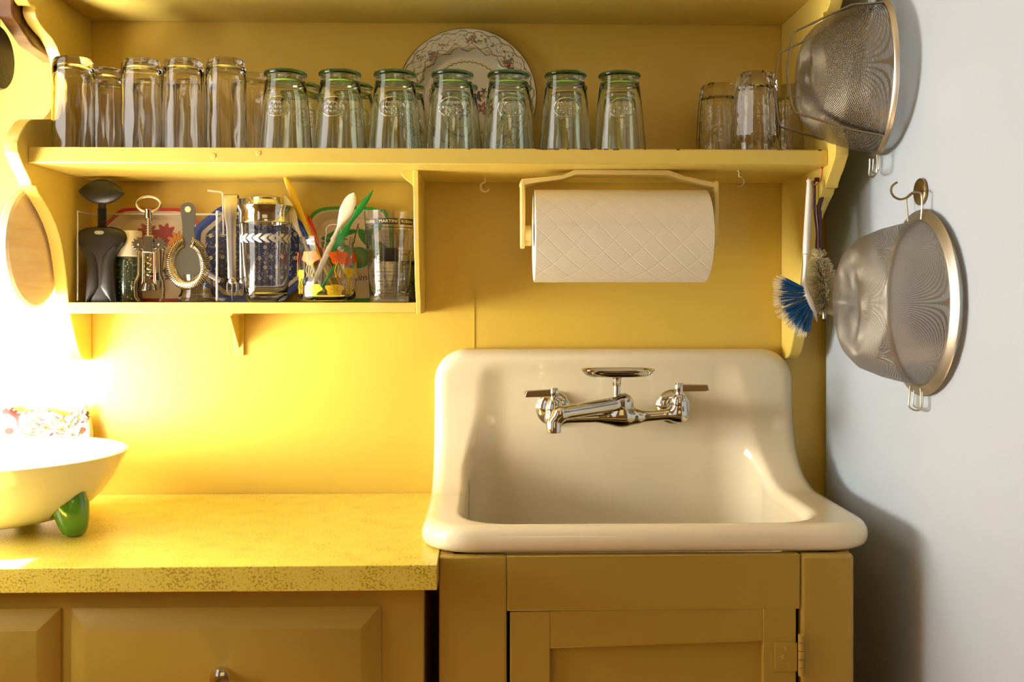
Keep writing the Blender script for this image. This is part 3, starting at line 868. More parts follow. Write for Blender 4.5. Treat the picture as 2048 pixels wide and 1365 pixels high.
# --- lever corkscrew in black plastic
k = .955; c = P(204, 604, k); u = k / 1100
t = thing('corkscrew', 'big matte black corkscrew with wide oval knob at the left end', 'corkscrew', (c.x, c.y, LZ))
def X_(px): return (px - 204) * u
def Z_(py): return (604 - py) * u
sil = [(604, 31, 12), (590, 29, 13), (570, 27, 13), (545, 26, 13), (525, 26, 14), (510, 29, 15), (500, 36, 16), (493, 43, 16), (486, 47, 16), (478, 49, 16), (470, 47.5, 15), (464, 43.5, 14), (460, 37, 13), (457, 29, 11), (455.5, 20, 8)]
def body(a, v):
    i = v * (len(sil) - 1); q = int(min(i, len(sil) - 2)); fr_ = i - q
    py, wx, dy = [sil[q][n] * (1 - fr_) + sil[q + 1][n] * fr_ for n in range(3)]
    th = a * 2 * PI; e = .62
    cx_, sx_ = math.cos(th), math.sin(th)
    return (c.x + wx * u * math.copysign(abs(cx_) ** e, cx_), c.y + dy * u * math.copysign(abs(sx_) ** .8, sx_), LZ + Z_(py))
m = MB().grid(body, 48, 48, cu=True); n_ = len(m.v)
m.f.append(tuple(i * 49 for i in range(48))[::-1]); m.f.append(tuple(i * 49 + 48 for i in range(48)))
build('body', m, BLK, t, fix=True)
# the two grips lying on the body
for s_ in (-1, 1):
    m = MB()
    prof_g = [(604, 4, 28), (590, 2, 27), (560, 2, 25), (530, 3, 25), (512, 6, 30), (502, 13, 35), (495, 24, 37)]
    def g(a, v, s_=s_):
        i = a * (len(prof_g) - 1); q = int(min(i, len(prof_g) - 2)); fr_ = i - q
        py, x0, x1 = [prof_g[q][n] * (1 - fr_) + prof_g[q + 1][n] * fr_ for n in range(3)]
        if py > 575: x0 += (py - 575) * .6
        xx = x0 + (x1 - x0) * v
        return (c.x + s_ * xx * u, c.y - (13.2 + 3.5 * math.sin(PI * v) ** .6) * u, LZ + Z_(py))
    m.grid(g, 24, 12)
    build('grip', m, BLK, t, fix=True)
m = MB()
prof_ = [(0, Z_(456)), (7, Z_(456))]
for i in range(12):
    zz = 455 - i * 3.1
    prof_ += [(7.4, Z_(zz)), (8.8, Z_(zz - .8)), (8.8, Z_(zz - 1.6)), (7.0, Z_(zz - 2.4))]
prof_ += [(7, Z_(414)), (7, Z_(408)), (0, Z_(408))]
prof_ = [(r * u, z) for r, z in prof_]
build('screw_shaft', MB().lathe(prof_, 24, (c.x, c.y, LZ)), BLK, t, angle=30)
def knob(a, v):
    q = -1 + 2 * v; h = 24.5 * max(0, 1 - abs(q) ** 2.1) ** .9 + .3; d = 14 * max(0, 1 - q * q) ** .6 + .3
    th = a * 2 * PI
    x = 45.5 * q; zz = h * math.sin(th); yy = d * math.cos(th)
    ro = -.03
    return (c.x + (x * math.cos(ro) - zz * math.sin(ro)) * u - .5 * u, c.y + yy * u, LZ + Z_(386) + (x * math.sin(ro) + zz * math.cos(ro)) * u)
m = MB().grid(knob, 36, 40, cu=True)
build('knob', m, BLK, t, fix=True)
m = MB().lathe([(0, .0006), (.0098, .0006), (.0102, 0)], 28, (c.x + .001, c.y - .01495, LZ + Z_(467.5)), M=Matrix.Rotation(PI / 2, 4, 'X') @ Matrix.Diagonal((.84, .37, 1, 1)))
bd = build('badge', m, paint('grey badge', '#6f7a6c', .4), t); bd['label'] = 'small oval grey badge with white letters'
v, f = text_mesh('OXO', .0062)
build('lettering', MB().add([(c.x + .001 + p[0], c.y - .01572, LZ + Z_(467.5) - .0021 + p[1]) for p in v], f), WHITEP, bd, smooth=False)

# --- spice jar with white cap
def spice_jar(px, k, w, pt, pcap, lab, group=None, capcol=None):
    c = P(px, 600, k); uu = k / 1100; R = w / 2 * uu
    t = thing('spice_jar', lab, 'jar', (c.x, c.y, LZ), group)
    hc = (603 - pcap) * uu; ht = (603 - pt) * uu
    m = MB().lathe([(0, 0), (R * .9, 0), (R, .003), (R, hc - .003), (R * .9, hc), (0, hc)], 32, (c.x, c.y, LZ))
    build('body', m, PEPPER, t)
    m = MB().lathe([(0, 0), (R * .97, 0), (R * 1.02, .0008), (R * 1.02, .002), (R * .99, .004), (R * .99, ht - hc - .002), (R * .94, ht - hc), (0, ht - hc)], 40, (c.x, c.y, LZ + hc + .0004))
    build('cap', m, capcol or WHITEP, t)['label'] = 'white screw cap' if not capcol else 'black cap'
    return t
def pepper():
    m, N, L, b = nodes('dark speckled herbs behind glass')
    tc = N.new('ShaderNodeTexCoord'); vo = N.new('ShaderNodeTexVoronoi'); vo.inputs['Scale'].default_value = 190
    cr = N.new('ShaderNodeValToRGB'); e = cr.color_ramp.elements; e[0].position = .16; e[0].color = lin('#8a9474'); e[1].position = .3; e[1].color = lin('#26301f')
    L.new(tc.outputs['Object'], vo.inputs['Vector']); L.new(vo.outputs['Distance'], cr.inputs[0]); L.new(cr.outputs[0], b.inputs['Base Color'])
    b.inputs['Roughness'].default_value = .25; b.inputs['Coat Weight'].default_value = 1
    return m
PEPPER = pepper()
spice_jar(258, .968, 50, 463, 514, 'spice jar of dark green herbs with a white cap, beside the black corkscrew')
t = thing('label_jar', 'white labelled jar with black cap behind the martini glass', 'jar', tuple(P(779, 600, .978)[:2]) + (LZ,))
c = P(779, 600, .978); uu = .978 / 1100
build('body', MB().lathe([(0, 0), (20 * uu, 0), (20.5 * uu, .002), (20.5 * uu, 76 * uu), (18 * uu, 80 * uu), (0, 80 * uu)], 28, (c.x, c.y, LZ)), WHITEP, t)
build('cap', MB().lathe([(0, 0), (19 * uu, 0), (19.5 * uu, .001), (19 * uu, 24 * uu), (17 * uu, 27 * uu), (0, 27 * uu)], 28, (c.x, c.y, LZ + 80.4 * uu)), BLK, t)['label'] = 'black cap'
spice_jar(818, .972, 28, 522, 530, 'narrow dark speckled jar squeezed between the martini glass and the divider', capcol=BLK)
t = thing('pin_jar', 'small clear glass jar sitting under the coiled cocktail strainer', 'jar', tuple(P(394, 600, .962)[:2]) + (LZ,))
c = P(394, 600, .962); uu = .962 / 1100
pj = [(0, 0), (33, 0), (35, 2), (35, 12), (31, 18), (30, 40), (32, 52), (32, 54), (30, 54), (28, 40), (29, 18), (29, 8), (0, 6)]
build('bowl', MB().lathe([(a * uu, b * uu) for a, b in pj], 32, (c.x, c.y, LZ)), CLEAR, t, fix=True)

# --- clear acrylic bin
t = thing('acrylic_bin', 'low clear acrylic bin on the lower shelf, holding the bar tools', 'bin', tuple(P(300, 604, .96)[:2]) + (LZ,))
a = P(160, 604, .955); b = P(437, 604, .955); zt = P(300, 424, .955).z; y0, y1 = ky(.9485), -.034
def panel(nm, *bx): build(nm, MB().box(*bx), ACR, t)
panel('side', a.x, a.x + .0015, y0 + .002, y1, LZ, zt); panel('side', b.x - .0015, b.x, y0 + .002, y1, LZ, zt)
panel('back', a.x + .0015, b.x - .0015, y1 - .0015, y1, LZ, zt)
panel('bottom', a.x + .0015, b.x - .0015, y0 + .003, y1 - .0015, LZ, LZ + .0005)
e = .0018
m = MB().tube([(a.x, y0 + .002, zt), (a.x, y1, zt), (b.x, y1, zt), (b.x, y0 + .002, zt)], e, 8)
build('rim', m, ACRE, t)
m = MB().tube([(b.x, y0 + .002, LZ + .002), (b.x, y0 + .002, zt)], e, 8); build('edge', m, ACRE, t)
m = MB().tube([(a.x, y0 + .002, LZ + .002), (a.x, y0 + .002, zt)], e * .7, 8); build('edge', m, ACRE, t)
# taller clear holder behind the tongs
t = thing('acrylic_holder', 'tall narrow clear acrylic holder standing behind the tongs', 'holder', tuple(P(455, 604, .968)[:2]) + (LZ,))
a = P(415, 381, .966); b = P(446, 384, .966); q = P(447, 470, .966); q2 = P(464, 470, .966)
build('panel', MB().box(b.x - .0006, b.x + .0006, ky(.966), -.036, LZ, b.z), ACR, t)
build('panel', MB().box(b.x + .0006, b.x + .040, ky(.966) + .016, ky(.966) + .0172, LZ, b.z - .014), ACR, t)
m = MB().tube([(a.x, a.y, a.z), (b.x - .006, b.y, b.z), (b.x - .002, b.y, b.z - .001), (b.x, b.y, b.z - .004), (q.x, q.y, q.z), (q2.x, q2.y, q2.z)], .0018, 8)
build('edge', m, ACRE, t)

# --- winged corkscrew
k = .953; c = P(298, 600, k); uu = k / 1100
t = thing('winged_corkscrew', 'chrome winged corkscrew with oval ring handle, in the acrylic bin', 'corkscrew', (c.x, c.y, LZ))
def w3(px, py, dy=0): return (c.x + (px - 298) * uu, c.y + dy, LZ + (602 - py) * uu)
GOLDST = metal('warm chrome', '#D8CDB0', .12)
ring = [w3(297 + 23.5 * math.cos(q), 408 + 15 * math.sin(q)) for q in [2 * PI * i / 40 for i in range(40)]]
m = MB().tube(ring, .0024, 10, closed=True, up=(0, 1, 0)); build('ring_handle', m, GOLDST, t)
m = MB().lathe([(0, 0), (.006, 0), (.0066, .002), (.006, .012), (.0075, .015), (.004, .017), (0, .017)], 20, w3(297, 436)); build('collar', m, GOLDST, t)
prof_ = []
for i in range(8):
    z = i * .0042; prof_ += [(.0035, z), (.0058, z + .0012), (.0058, z + .0022), (.0035, z + .0034)]
m = MB().lathe([(0, 0)] + prof_ + [(0, .034)], 18, w3(298, 471)); build('rack_shaft', m, GOLDST, t, angle=30)
def gearshape(cx_, cy_, r0, r1, n, y0, y1):
    pts = []
    for i in range(n * 4):
        a = 2 * PI * i / (n * 4); r = r1 if i % 4 in (1, 2) else r0
        pts.append((c.x + (cx_ - 298 + r * math.cos(a)) * uu, LZ + (602 - cy_ + r * math.sin(a)) * uu))
    return MB().prism(pts, 'y', c.y + y0, c.y + y1)
DKCH = metal('dark chrome', '#8f887c', .15)
m = MB().box(*(w3(288, 470)[0], w3(309, 470)[0]), c.y - .0075, c.y + .0075, w3(0, 505)[2], w3(0, 470)[2])
build('hub', m, DKCH, t, bevel=.002)
for s_, gx in ((-1, 279), (1, 319)):
    w_ = build('wing', gearshape(gx, 488, 10.5, 14.5, 12, -.004, .004), DKCH, t, bevel=.0004)
    p = w3(gx, 488, -.0045); build('rivet', MB().ball(p, .0022), GOLDST, w_)
    arm = [w3(gx + s_ * 1, 496, -.001), w3(gx + s_ * 1, 520), w3(gx + s_ * 1.5, 548), w3(gx + s_ * 7, 562), w3(gx + s_ * 8, 578), w3(gx + s_ * 7, 592), w3(gx + s_ * 1, 600.5)]
    build('lever', MB().tube(arm, 1.0, 8, sx=.0026, sy=.0052, up=(0, 1, 0)), GOLDST, w_)
m = MB()
for s_, gx in ((-1, 287), (1, 309)):
    m.tube([w3(gx, 500), w3(gx, 560), w3(gx + s_ * 2, 568)], .0028, 10)
build('frame', m, GOLDST, t)
m = MB().lathe([(.0115, 0), (.0135, 0), (.0138, .004), (.0115, .012), (.0098, .012), (.0115, .004), (.0115, 0)], 28, w3(298, 579)); build('foot_ring', m, DKCH, t)
hel = [(c.x + .0038 * math.cos(q), c.y + .0038 * math.sin(q), LZ + (602 - 505) * uu - q * .0016) for q in [i * .3 for i in range(92)]]
build('worm', MB().tube(hel, [.0013] * 80 + [.0013 * (1 - i / 12.5) for i in range(12)], 8), GOLDST, t)

# --- coiled cocktail strainer
k = .950; c = P(374, 575, k); uu = k / 1100
t = thing('cocktail_strainer', 'steel cocktail strainer with a round spring coil, leaning upright in the bin', 'strainer', (c.x, c.y, LZ + 25 * uu))
def w3(px, py, dy=0): return (c.x + (px - 374) * uu, c.y + dy, LZ + (602 - py) * uu)
out = [(361, 418), (362, 412), (366, 407), (371, 404.5), (376, 404), (382, 405), (387, 409), (390, 415), (391, 424), (390, 440), (388, 460), (390, 475), (398, 485), (406, 497), (410, 515), (408, 540), (398, 555), (378, 562), (355, 556), (344, 540), (342, 515), (346, 500), (354, 486), (364, 475), (366, 460), (364, 440)]
pts = [(w3(a, b)[0], w3(a, b)[2]) for a, b in out]
m = MB().prism(pts, 'y', c.y - .0008, c.y + .0008); build('plate', m, metal('dark polished steel', '#8f8468', .2), t, bevel=.0003)
ho = w3(376, 418); build('hole', MB().lathe([(0, 0), (.0048, 0), (.0052, .0006)], 20, (ho[0], c.y - .0014, ho[2]), M=Matrix.Rotation(-PI / 2, 4, 'X')), paint('wall seen through hole', '#E2C080', .5), t)['label'] = 'round hanging hole'
coil = []; NT = 66; N_ = NT * 10
for i in range(N_ + 1):
    s_ = i / N_; A = 2 * PI * (s_ * .93 - .215) ; B = 2 * PI * NT * s_
    rx, rz = 34, 43; rr = 9.5
    cx_, cz_ = 376 + (rx + rr * math.cos(B)) * math.cos(A), 526 + (rz + rr * math.cos(B)) * math.sin(A)
    coil.append(w3(cx_, cz_, rr * uu * math.sin(B) - .001))
build('spring_coil', MB().tube(coil, .00085, 6), GOLDST, t)
for (a, b, d, e_) in ((416, 545, 440, 560),):
    p, q = w3(a - 10, b - 5), w3(d, e_); build('prong', MB().tube([p, ((p[0] + q[0]) / 2, p[1], (p[2] + q[2]) / 2), q], 1.0, 8, sx=.0012, sy=.005, up=(0, 0, 1)), STEEL, t, smooth=True)
m = MB()
for i in range(0):
    a = 2 * PI * i / 9; h = w3(376 + 14 * math.cos(a), 522 + 18 * math.sin(a)); m.lathe([(0, 0), (.0016, 0), (.0017, .0004)], 10, (h[0], c.y - .0011, h[2]), M=Matrix.Rotation(-PI / 2, 4, 'X'))

# --- ice tongs
k = .950; c = P(468, 598, k); uu = k / 1100
t = thing('ice_tongs', 'polished steel ice tongs standing claws down, left of the shaker', 'tongs', (c.x, c.y, LZ))
def w3(px, py, dy=0): return (c.x + (px - 468) * uu, c.y + dy, LZ + (602 - py) * uu)
def arm(mb, axis, wds, dy, th=.0011):
    L_ = len(axis); pts = []
    v = []; f = []
    for (px, py, w_, d_) in axis:
        x, y, z = w3(px, py, dy + d_)
        hw = w_ / 2 * uu
        v += [(x - hw, y, z), (x, y - .0016, z), (x + hw, y, z), (x + hw, y + th, z), (x, y + th, z), (x - hw, y + th, z)]
    for i in range(L_ - 1):
        for j_ in range(6): f.append((i * 6 + j_, i * 6 + (j_ + 1) % 6, (i + 1) * 6 + (j_ + 1) % 6, (i + 1) * 6 + j_))
    f.append(tuple(range(5, -1, -1))); f.append(tuple((L_ - 1) * 6 + i for i in range(6)))
    mb.add(v, f)
ax1 = [(461, 395, 26, 0), (461, 405, 26, -.001), (462, 430, 24, -.004), (464, 455, 19, -.006), (465, 500, 17, -.007), (466, 540, 16, -.007), (466, 556, 16, -.006)]
m = MB(); arm(m, ax1, None, 0); build('arm', m, STEEL, t, fix=True)
ax2 = [(480, 395, 16, .014), (480, 430, 15, .017), (480, 460, 12, .018), (480, 520, 12, .018), (481, 556, 12, .017)]
m = MB(); arm(m, ax2, None, 0); build('arm', m, STEEL, t, fix=True)
a = w3(448.5, 393); b = w3(474, 393)
build('spring_bow', MB().prism([(c.y - .001, a[2] - .002), (c.y + .002, a[2] + .003), (c.y + .008, a[2] + .005), (c.y + .014, a[2] + .003), (c.y + .016, a[2] - .002), (c.y + .014, a[2] + .001), (c.y + .008, a[2] + .003), (c.y + .002, a[2] + .001)], 'x', a[0], b[0]), STEEL, t)
m = MB()
for base, dy in ((466, -.006), (481, .017)):
    for q in (-1, 0, 1):
        m.tube([w3(base + q * 2, 555, dy), w3(base + q * 9, 566, dy), w3(base + q * 9.5, 580, dy), w3(base + q * 4, 601 if q == 0 and base == 466 else 590, dy)], [.0026, .0020, .0016, .0005], 8)
    p = w3(base, 560, dy); m.ball(p, .007, .003, .0065)
build('claws', m, STEEL, t)

# --- cocktail shaker
k = .957; c = P(533, 600, k); uu = k / 1100
t = thing('cocktail_shaker', 'glass cocktail shaker with chrome collar and lid and frosted leaf band', 'cocktail shaker', (c.x, c.y - .012, LZ))
c = c + Vector((0, -.006, 0))
def pr(l): return [(a * uu, (602 - b) * uu) for a, b in l]
o_ = pr([(0, 602), (28, 602), (36, 599), (42, 590), (43.5, 575), (46, 530), (49, 480), (50.5, 446)]); i_ = pr([(48.3, 446), (46.8, 480), (44, 530), (41, 570), (38, 582), (25, 588), (0, 589)])
def lob(a, r, z): return 1 + (.022 * math.cos(6 * a) * max(0, 1 - z / (60 * uu)) if z > .0005 else 0)
build('bowl', MB().lathe(o_ + i_, 72, (c.x, c.y, LZ), mod=lob), CLEAR, t, angle=70, fix=True)
col = pr([(50.8, 447), (52, 446), (51, 441), (51, 425), (55, 417), (56, 413), (53, 411.5), (36, 411), (36, 409), (0, 409)])
build('collar', MB().lathe(col, 64, (c.x, c.y, LZ)), CHROME, t, angle=30, fix=True)['label'] = 'chrome collar'
cap = pr([(33, 410.5), (34.5, 408), (34, 404), (32.5, 401), (33, 397), (28, 394), (15, 392.5), (0, 392.2)])
build('lid', MB().lathe(cap, 48, (c.x, c.y, LZ + .0002)), metal('brushed pewter', '#cfc4a6', .22), t, angle=30)['label'] = 'round ridged metal lid'
FROST = clearsheet('frosted etching', (.95, .95, .95), .55)
m = MB()
def wrap(px, py, R0): # px,py offsets from the glass axis in px; wrapped on the glass
    r = (R0 + (50.5 - R0) * 0) * uu; z = (602 - py) * uu
    rr = np.interp(602 - py, [0, 12, 27, 72, 122, 156], [36, 42, 43.5, 46, 49, 50.5]) * uu + .0003
    a = px / 50.0
    return (c.x + rr * math.sin(a), c.y - rr * math.cos(a), LZ + z)
for i in range(9):
    b0 = -62 + i * 15.5
    for dy_, ln in ((-9, 20), (9, 20), (0, 13)):
        v = []; 
        for s_ in range(7):
            q = s_ / 6; w_ = 3.6 * math.sin(PI * q) + .05
            cx_, cy_ = b0 + ln * q, 478 + dy_ * q ** 1.4
            v += [wrap(cx_, cy_ - w_, 48), wrap(cx_, cy_ + w_, 48)]
        m.add(v, [(2 * s_, 2 * s_ + 1, 2 * s_ + 3, 2 * s_ + 2) for s_ in range(6)])
build('etched_band', m, FROST, t)['label'] = 'frosted band of leaves'

# --- storage jar printed with flowers, holding picks and spoons
k = .955; c = P(655, 600, k) + Vector((0, -.004, 0)); uu = k / 1100
SJ = thing('printed_jar', 'squat clear jar printed with orange and yellow flowers, full of spoons and spreaders', 'jar', (c.x, c.y, LZ))
CJ = c.copy()
o_ = pr([(0, 600), (50, 600), (54, 598), (56.5, 590), (57.5, 560), (57.5, 520), (56.5, 506), (52.5, 498), (52, 488), (54.5, 484), (55.5, 479), (55, 474)]); i_ = pr([(52.5, 474), (52.8, 480), (49.5, 487), (49.5, 499), (54, 508), (55, 522), (55, 560), (54, 586), (50, 591), (0, 592)])
build('bowl', MB().lathe(o_ + i_, 72, (c.x, c.y, LZ)), CLEAR, SJ, angle=60, fix=True)
def onjar(px, py, d=.0003):
    r = np.interp(602 - py, [2, 12, 42, 82, 96], [54, 56.5, 57.5, 57.5, 56.5]) * uu + d
    a = math.asin(max(-1, min(1, (px - 655) / 57.6))) if abs(px - 655) < 57 else (px - 655) / 38.0
    return (CJ.x + r * math.sin(a), CJ.y - r * math.cos(a), LZ + (602 - py) * uu)
def flower(a0, py, R, flat, mt, inkm, name):
    m = MB(); n = 30; R0 = 57.5
    def pt(dx, dy, d=.0003):
        a = a0 + dx / R0; r = 57.5 * uu + d
        return (CJ.x + r * math.sin(a), CJ.y - r * math.cos(a), LZ + (602 - py - dy) * uu)
    rings = 3; v = [pt(0, 0)]
    for s_ in range(1, rings + 1):
        for i in range(n):
            th = 2 * PI * i / n; rr = R * s_ / rings * (1 + .13 * math.cos(5 * th + a0 * 3))
            dy = rr * math.sin(th) * flat
            if dy < -R * .38: dy = -R * .38 - (abs(dy) - R * .38) * .25
            v.append(pt(rr * math.cos(th), dy))
    f = [(0, 1 + i, 1 + (i + 1) % n) for i in range(n)]
    for s_ in range(rings - 1):
        for i in range(n): f.append((1 + s_ * n + i, 1 + (s_ + 1) * n + i, 1 + (s_ + 1) * n + (i + 1) % n, 1 + s_ * n + (i + 1) % n))
    m.add(v, f); o = build(name, m, mt, SJ, angle=180)
    m = MB()
    for i in range(5):
        th = 2 * PI * i / 5 + .5; m.tube([pt(2 * math.cos(th), 2 * math.sin(th) * flat, .0005), pt(R * .55 * math.cos(th), R * .55 * math.sin(th) * flat, .0005)], .00022, 4)
    build('petal_lines', m, inkm, o)
    return o
ORA = paint('orange print', '#E8641A', .35); YEL = paint('yellow print', '#E8C320', .35); INKB = paint('dark print', '#33200e', .5)
for q, (a0, py, R, fl, mt) in enumerate(((-.46, 513, 19, .85, ORA), (.56, 513, 19, .85, ORA), (-1.45, 513, 19, .85, ORA), (1.50, 513, 19, .85, ORA), (2.5, 513, 19, .85, ORA), (-2.5, 513, 19, .85, ORA),
                    (-.93, 546, 13, 1.0, YEL), (.98, 542, 13, 1.0, YEL), (-.30, 575, 16, .75, YEL), (.42, 577, 18, .75, YEL), (-1.7, 575, 15, .8, YEL), (1.6, 575, 15, .8, YEL), (2.9, 560, 15, .9, YEL))):
    flower(a0, py, R, fl, mt, INKB, 'printed_flower')
for a0 in (-.46, .56, -.93, .98, 1.5, -1.45):
    for dx in (-7, -2, 4, 8):
        pts = [(CJ.x + (57.5 * uu + .0003) * math.sin(a0 + (dx + 2.2 * math.sin(s_ * 2 + dx)) / 57.5), CJ.y - (57.5 * uu + .0003) * math.cos(a0 + (dx + 2.2 * math.sin(s_ * 2 + dx)) / 57.5), LZ + (602 - (524 if abs(a0) in (.46, .56, 1.5, 1.45) else 556) - s_ * 6) * uu) for s_ in range(6)]
        build('printed_stem', MB().tube(pts, .0006, 5), YEL, SJ)
GRNP = paint('green plastic', '#1E8E3A', .3); ORP = paint('translucent orange plastic', '#E06A18', .3); YLP = paint('yellow plastic', '#EDC21E', .3)
def stick(name, label, cat, p0, p1, widths, th, mt, k0=.957, k1=.957, group='picks and spoons in the printed jar', bend=0.0, sx=1.0):
    a = P(p0[0], p0[1], k0); b = P(p1[0], p1[1], k1)
    t = thing(name, label, cat, tuple(a), group)
    n = len(widths); m = MB(); v = []; f = []
    d = (b - a).normalized(); side = d.cross(Vector((0, -1, 0))).normalized(); nrm = side.cross(d)
    for i, (s_, w_) in enumerate(widths):
        p = a.lerp(b, s_) + side * (bend * math.sin(PI * s_))
        for j_ in range(10):
            th_ = 2 * PI * j_ / 10
            v.append(p + side * (w_ * uu / 2 * math.cos(th_)) + nrm * (th / 2 * math.sin(th_)))
    for i in range(n - 1):
        for j_ in range(10): f.append((i * 10 + j_, i * 10 + (j_ + 1) % 10, (i + 1) * 10 + (j_ + 1) % 10, (i + 1) * 10 + j_))
    f.append(tuple(range(9, -1, -1))); f.append(tuple((n - 1) * 10 + i for i in range(10)))
    m.add(v, f); build('shaft', m, mt, t, fix=True); return t
def widths(pairs, n=26):
    xs = [p[0] for p in pairs]; ys = [p[1] for p in pairs]
    return [(i / (n - 1), float(np.interp(i / (n - 1), xs, ys))) for i in range(n)]
stick('plastic_spoon', 'glossy white plastic spoon leaning left in the printed jar', 'spoon', (648, 590), (569, 392), widths([(0, 5), (.55, 6), (.62, 5), (.70, 9), (.80, 17), (.90, 17), (.96, 11), (1, 2)]), .0035, CLEARP := paint('pearly plastic', '#E9E2D6', .15), .962, .955)
stick('plastic_spoon', 'cream plastic spoon leaning right, oval bowl above the printed jar', 'spoon', (618, 588), (708, 386), widths([(0, 5), (.3, 12), (.5, 10), (.62, 7), (.66, 7), (.72, 16), (.82, 27), (.92, 25), (.97, 16), (1, 3)], 34), .004, WHITEP, .945, .950)
stick('cheese_spreader', 'yellow plastic spreader, tallest thing in the printed jar', 'spreader', (672, 590), (567, 347), widths([(0, 4), (.4, 6), (.55, 8), (.7, 12), (.85, 15), (.95, 10), (1, 2)]), .003, YLP, .965, .96)
stick('cocktail_pick', 'orange plastic pick behind the yellow spreader in the jar', 'pick', (694, 592), (590, 398), widths([(0, 3), (.5, 4), (.8, 6), (1, 3)]), .003, ORP, .968, .965)
stick('cocktail_pick', 'red tipped plastic pick, short, right of the yellow spreader', 'pick', (668, 592), (616, 430), widths([(0, 3), (.6, 5), (.8, 11), (.92, 9), (1, 2)]), .003, RED, .968, .972)
stick('cheese_spreader', 'green leaf shaped spreader with pointed tip, leaning right in the jar', 'spreader', (612, 592), (747, 380), widths([(0, 4), (.35, 7), (.45, 14), (.58, 20), (.66, 9), (.72, 8), (.8, 14), (.9, 11), (1, 1)], 34), .003, GRNP, .962, .965, bend=-.004)
stick('cocktail_pick', 'thin green pick low inside the printed jar', 'pick', (632, 596), (690, 500), widths([(0, 3), (.5, 8), (1, 5)]), .002, GRNP, .94, .95)
# clear ring pull of a stirrer behind
c = P(667, 462, .955)
t = thing('drink_stirrer', 'clear plastic stirrer with a hoop end, in the printed jar', 'stirrer', tuple(c), 'picks and spoons in the printed jar')
m = MB().tube([(c.x + 15 * uu * math.cos(q), c.y, c.z + 13 * uu * math.sin(q)) for q in [PI * 1.15 - i * .12 for i in range(34)]], .0007, 6)
m.tube([(c.x - 14 * uu, c.y, c.z - 5 * uu), (c.x - 22 * uu, c.y, c.z - 60 * uu), (c.x - 26 * uu, c.y, c.z - 125 * uu)], .0008, 6)
build('hoop', m, ACRE, t)

# --- martini mixing glass with printed recipe grid
k = .950; c = P(779, 600, k); uu = k / 1100
t = thing('mixing_glass', 'tall clear mixing glass printed with black cocktail recipes, beside the divider', 'glass', (c.x, c.y, LZ))
def R_(py): return np.interp(598 - py, [0, 180], [38.5, 51.0]) * uu
o_ = [(0, 0), (37 * uu, 0), (38.5 * uu, .0015)] + [(R_(598 - q), q * uu) for q in (20, 60, 120, 176)] + [(50.6 * uu, 180 * uu)]
i_ = [(49.0 * uu, 180 * uu)] + [(R_(598 - q) - .0020, q * uu) for q in (170, 120, 60, 22)] + [(33 * uu, 13 * uu), (0, 12 * uu)]
build('bowl', MB().lathe(o_ + i_, 72, (c.x, c.y, LZ)), CLEAR, t, fix=True)
def og(a, py, d=.0003):
    r = R_(py) + d
    return (c.x + r * math.sin(a), c.y - r * math.cos(a), LZ + (598 - py) * uu)
m = MB()
def strip(m, a0, a1, p0, p1, n=14, d=.0003):
    v = []
    for i in range(n + 1):
        a = a0 + (a1 - a0) * i / n; v += [og(a, p0, d), og(a, p1, d)]
    m.add(v, [(2 * i, 2 * i + 1, 2 * i + 3, 2 * i + 2) for i in range(n)])
def line(m, a0, p0, a1, p1, w_=.00028):
    m.tube([og(a0 + (a1 - a0) * i / 6, p0 + (p1 - p0) * i / 6, .0002) for i in range(7)], w_, 4)
A_ = [-1.95, -1.05, -.02, .98, 1.95]
for a0 in (-1.52, -.78, .06 - .42 + .04, ):
    pass
boxes = [(-1.30, -.42), (-.36, .44), (.52, 1.28)]
for a0, a1 in boxes: strip(m, a0, a1, 434.5, 446.5)
strip(m, -1.28, 1.28, 451, 452.5)
for py in (497, 514, 532, 550, 568, 586): 
    v = [og(-1.5 + 3.0 * i / 40, py, .0002) for i in range(41)]; m.tube(v, .00026, 4)
for a0 in (-1.2, -.8, -.14, .30, .60, 1.1): line(m, a0, 497, a0, 586)
for py in (497, 514, 532, 550, 568, 586): m.ball(og(-.14, py), .0011, n=8)
for cx_ in (-.95, .0, .62):
    for i in range(7):
        line(m, cx_ - .28 + i * .07, 456, cx_ - .02 + i * .07 * .6 - .1, 492, .0003); line(m, cx_ + .28 - i * .07, 456, cx_ + .02 - i * .07 * .6 - .02, 492, .0003)
line(m, .95, 458, 1.02, 470); line(m, 1.10, 458, 1.02, 470); line(m, 1.02, 470, 1.02, 486); line(m, .95, 458, 1.10, 458); line(m, .96, 488, 1.08, 488)
PRINT = paint('black print', '#1d150c', .5)
build('printed_grid', m, PRINT, t)['label'] = 'black printed grid and lattice'
def wtext(m, s_, a0, py, size):
    v, f = text_mesh(s_, size)
    m.add([og(a0 + p[0] / (45 * uu), py - p[1] / uu, .00045) for p in v], f)
m = MB(); wtext(m, 'MARTINI', .04, 443.0, .0074); wtext(m, 'RUSSIAN', .90, 443.0, .0066); wtext(m, 'COLLINS', -.86, 443.0, .0066)
build('lettering', m, paint('pale print', '#D8C48E', .5), t, smooth=False)['label'] = 'pale capital lettering on black'
m = MB()
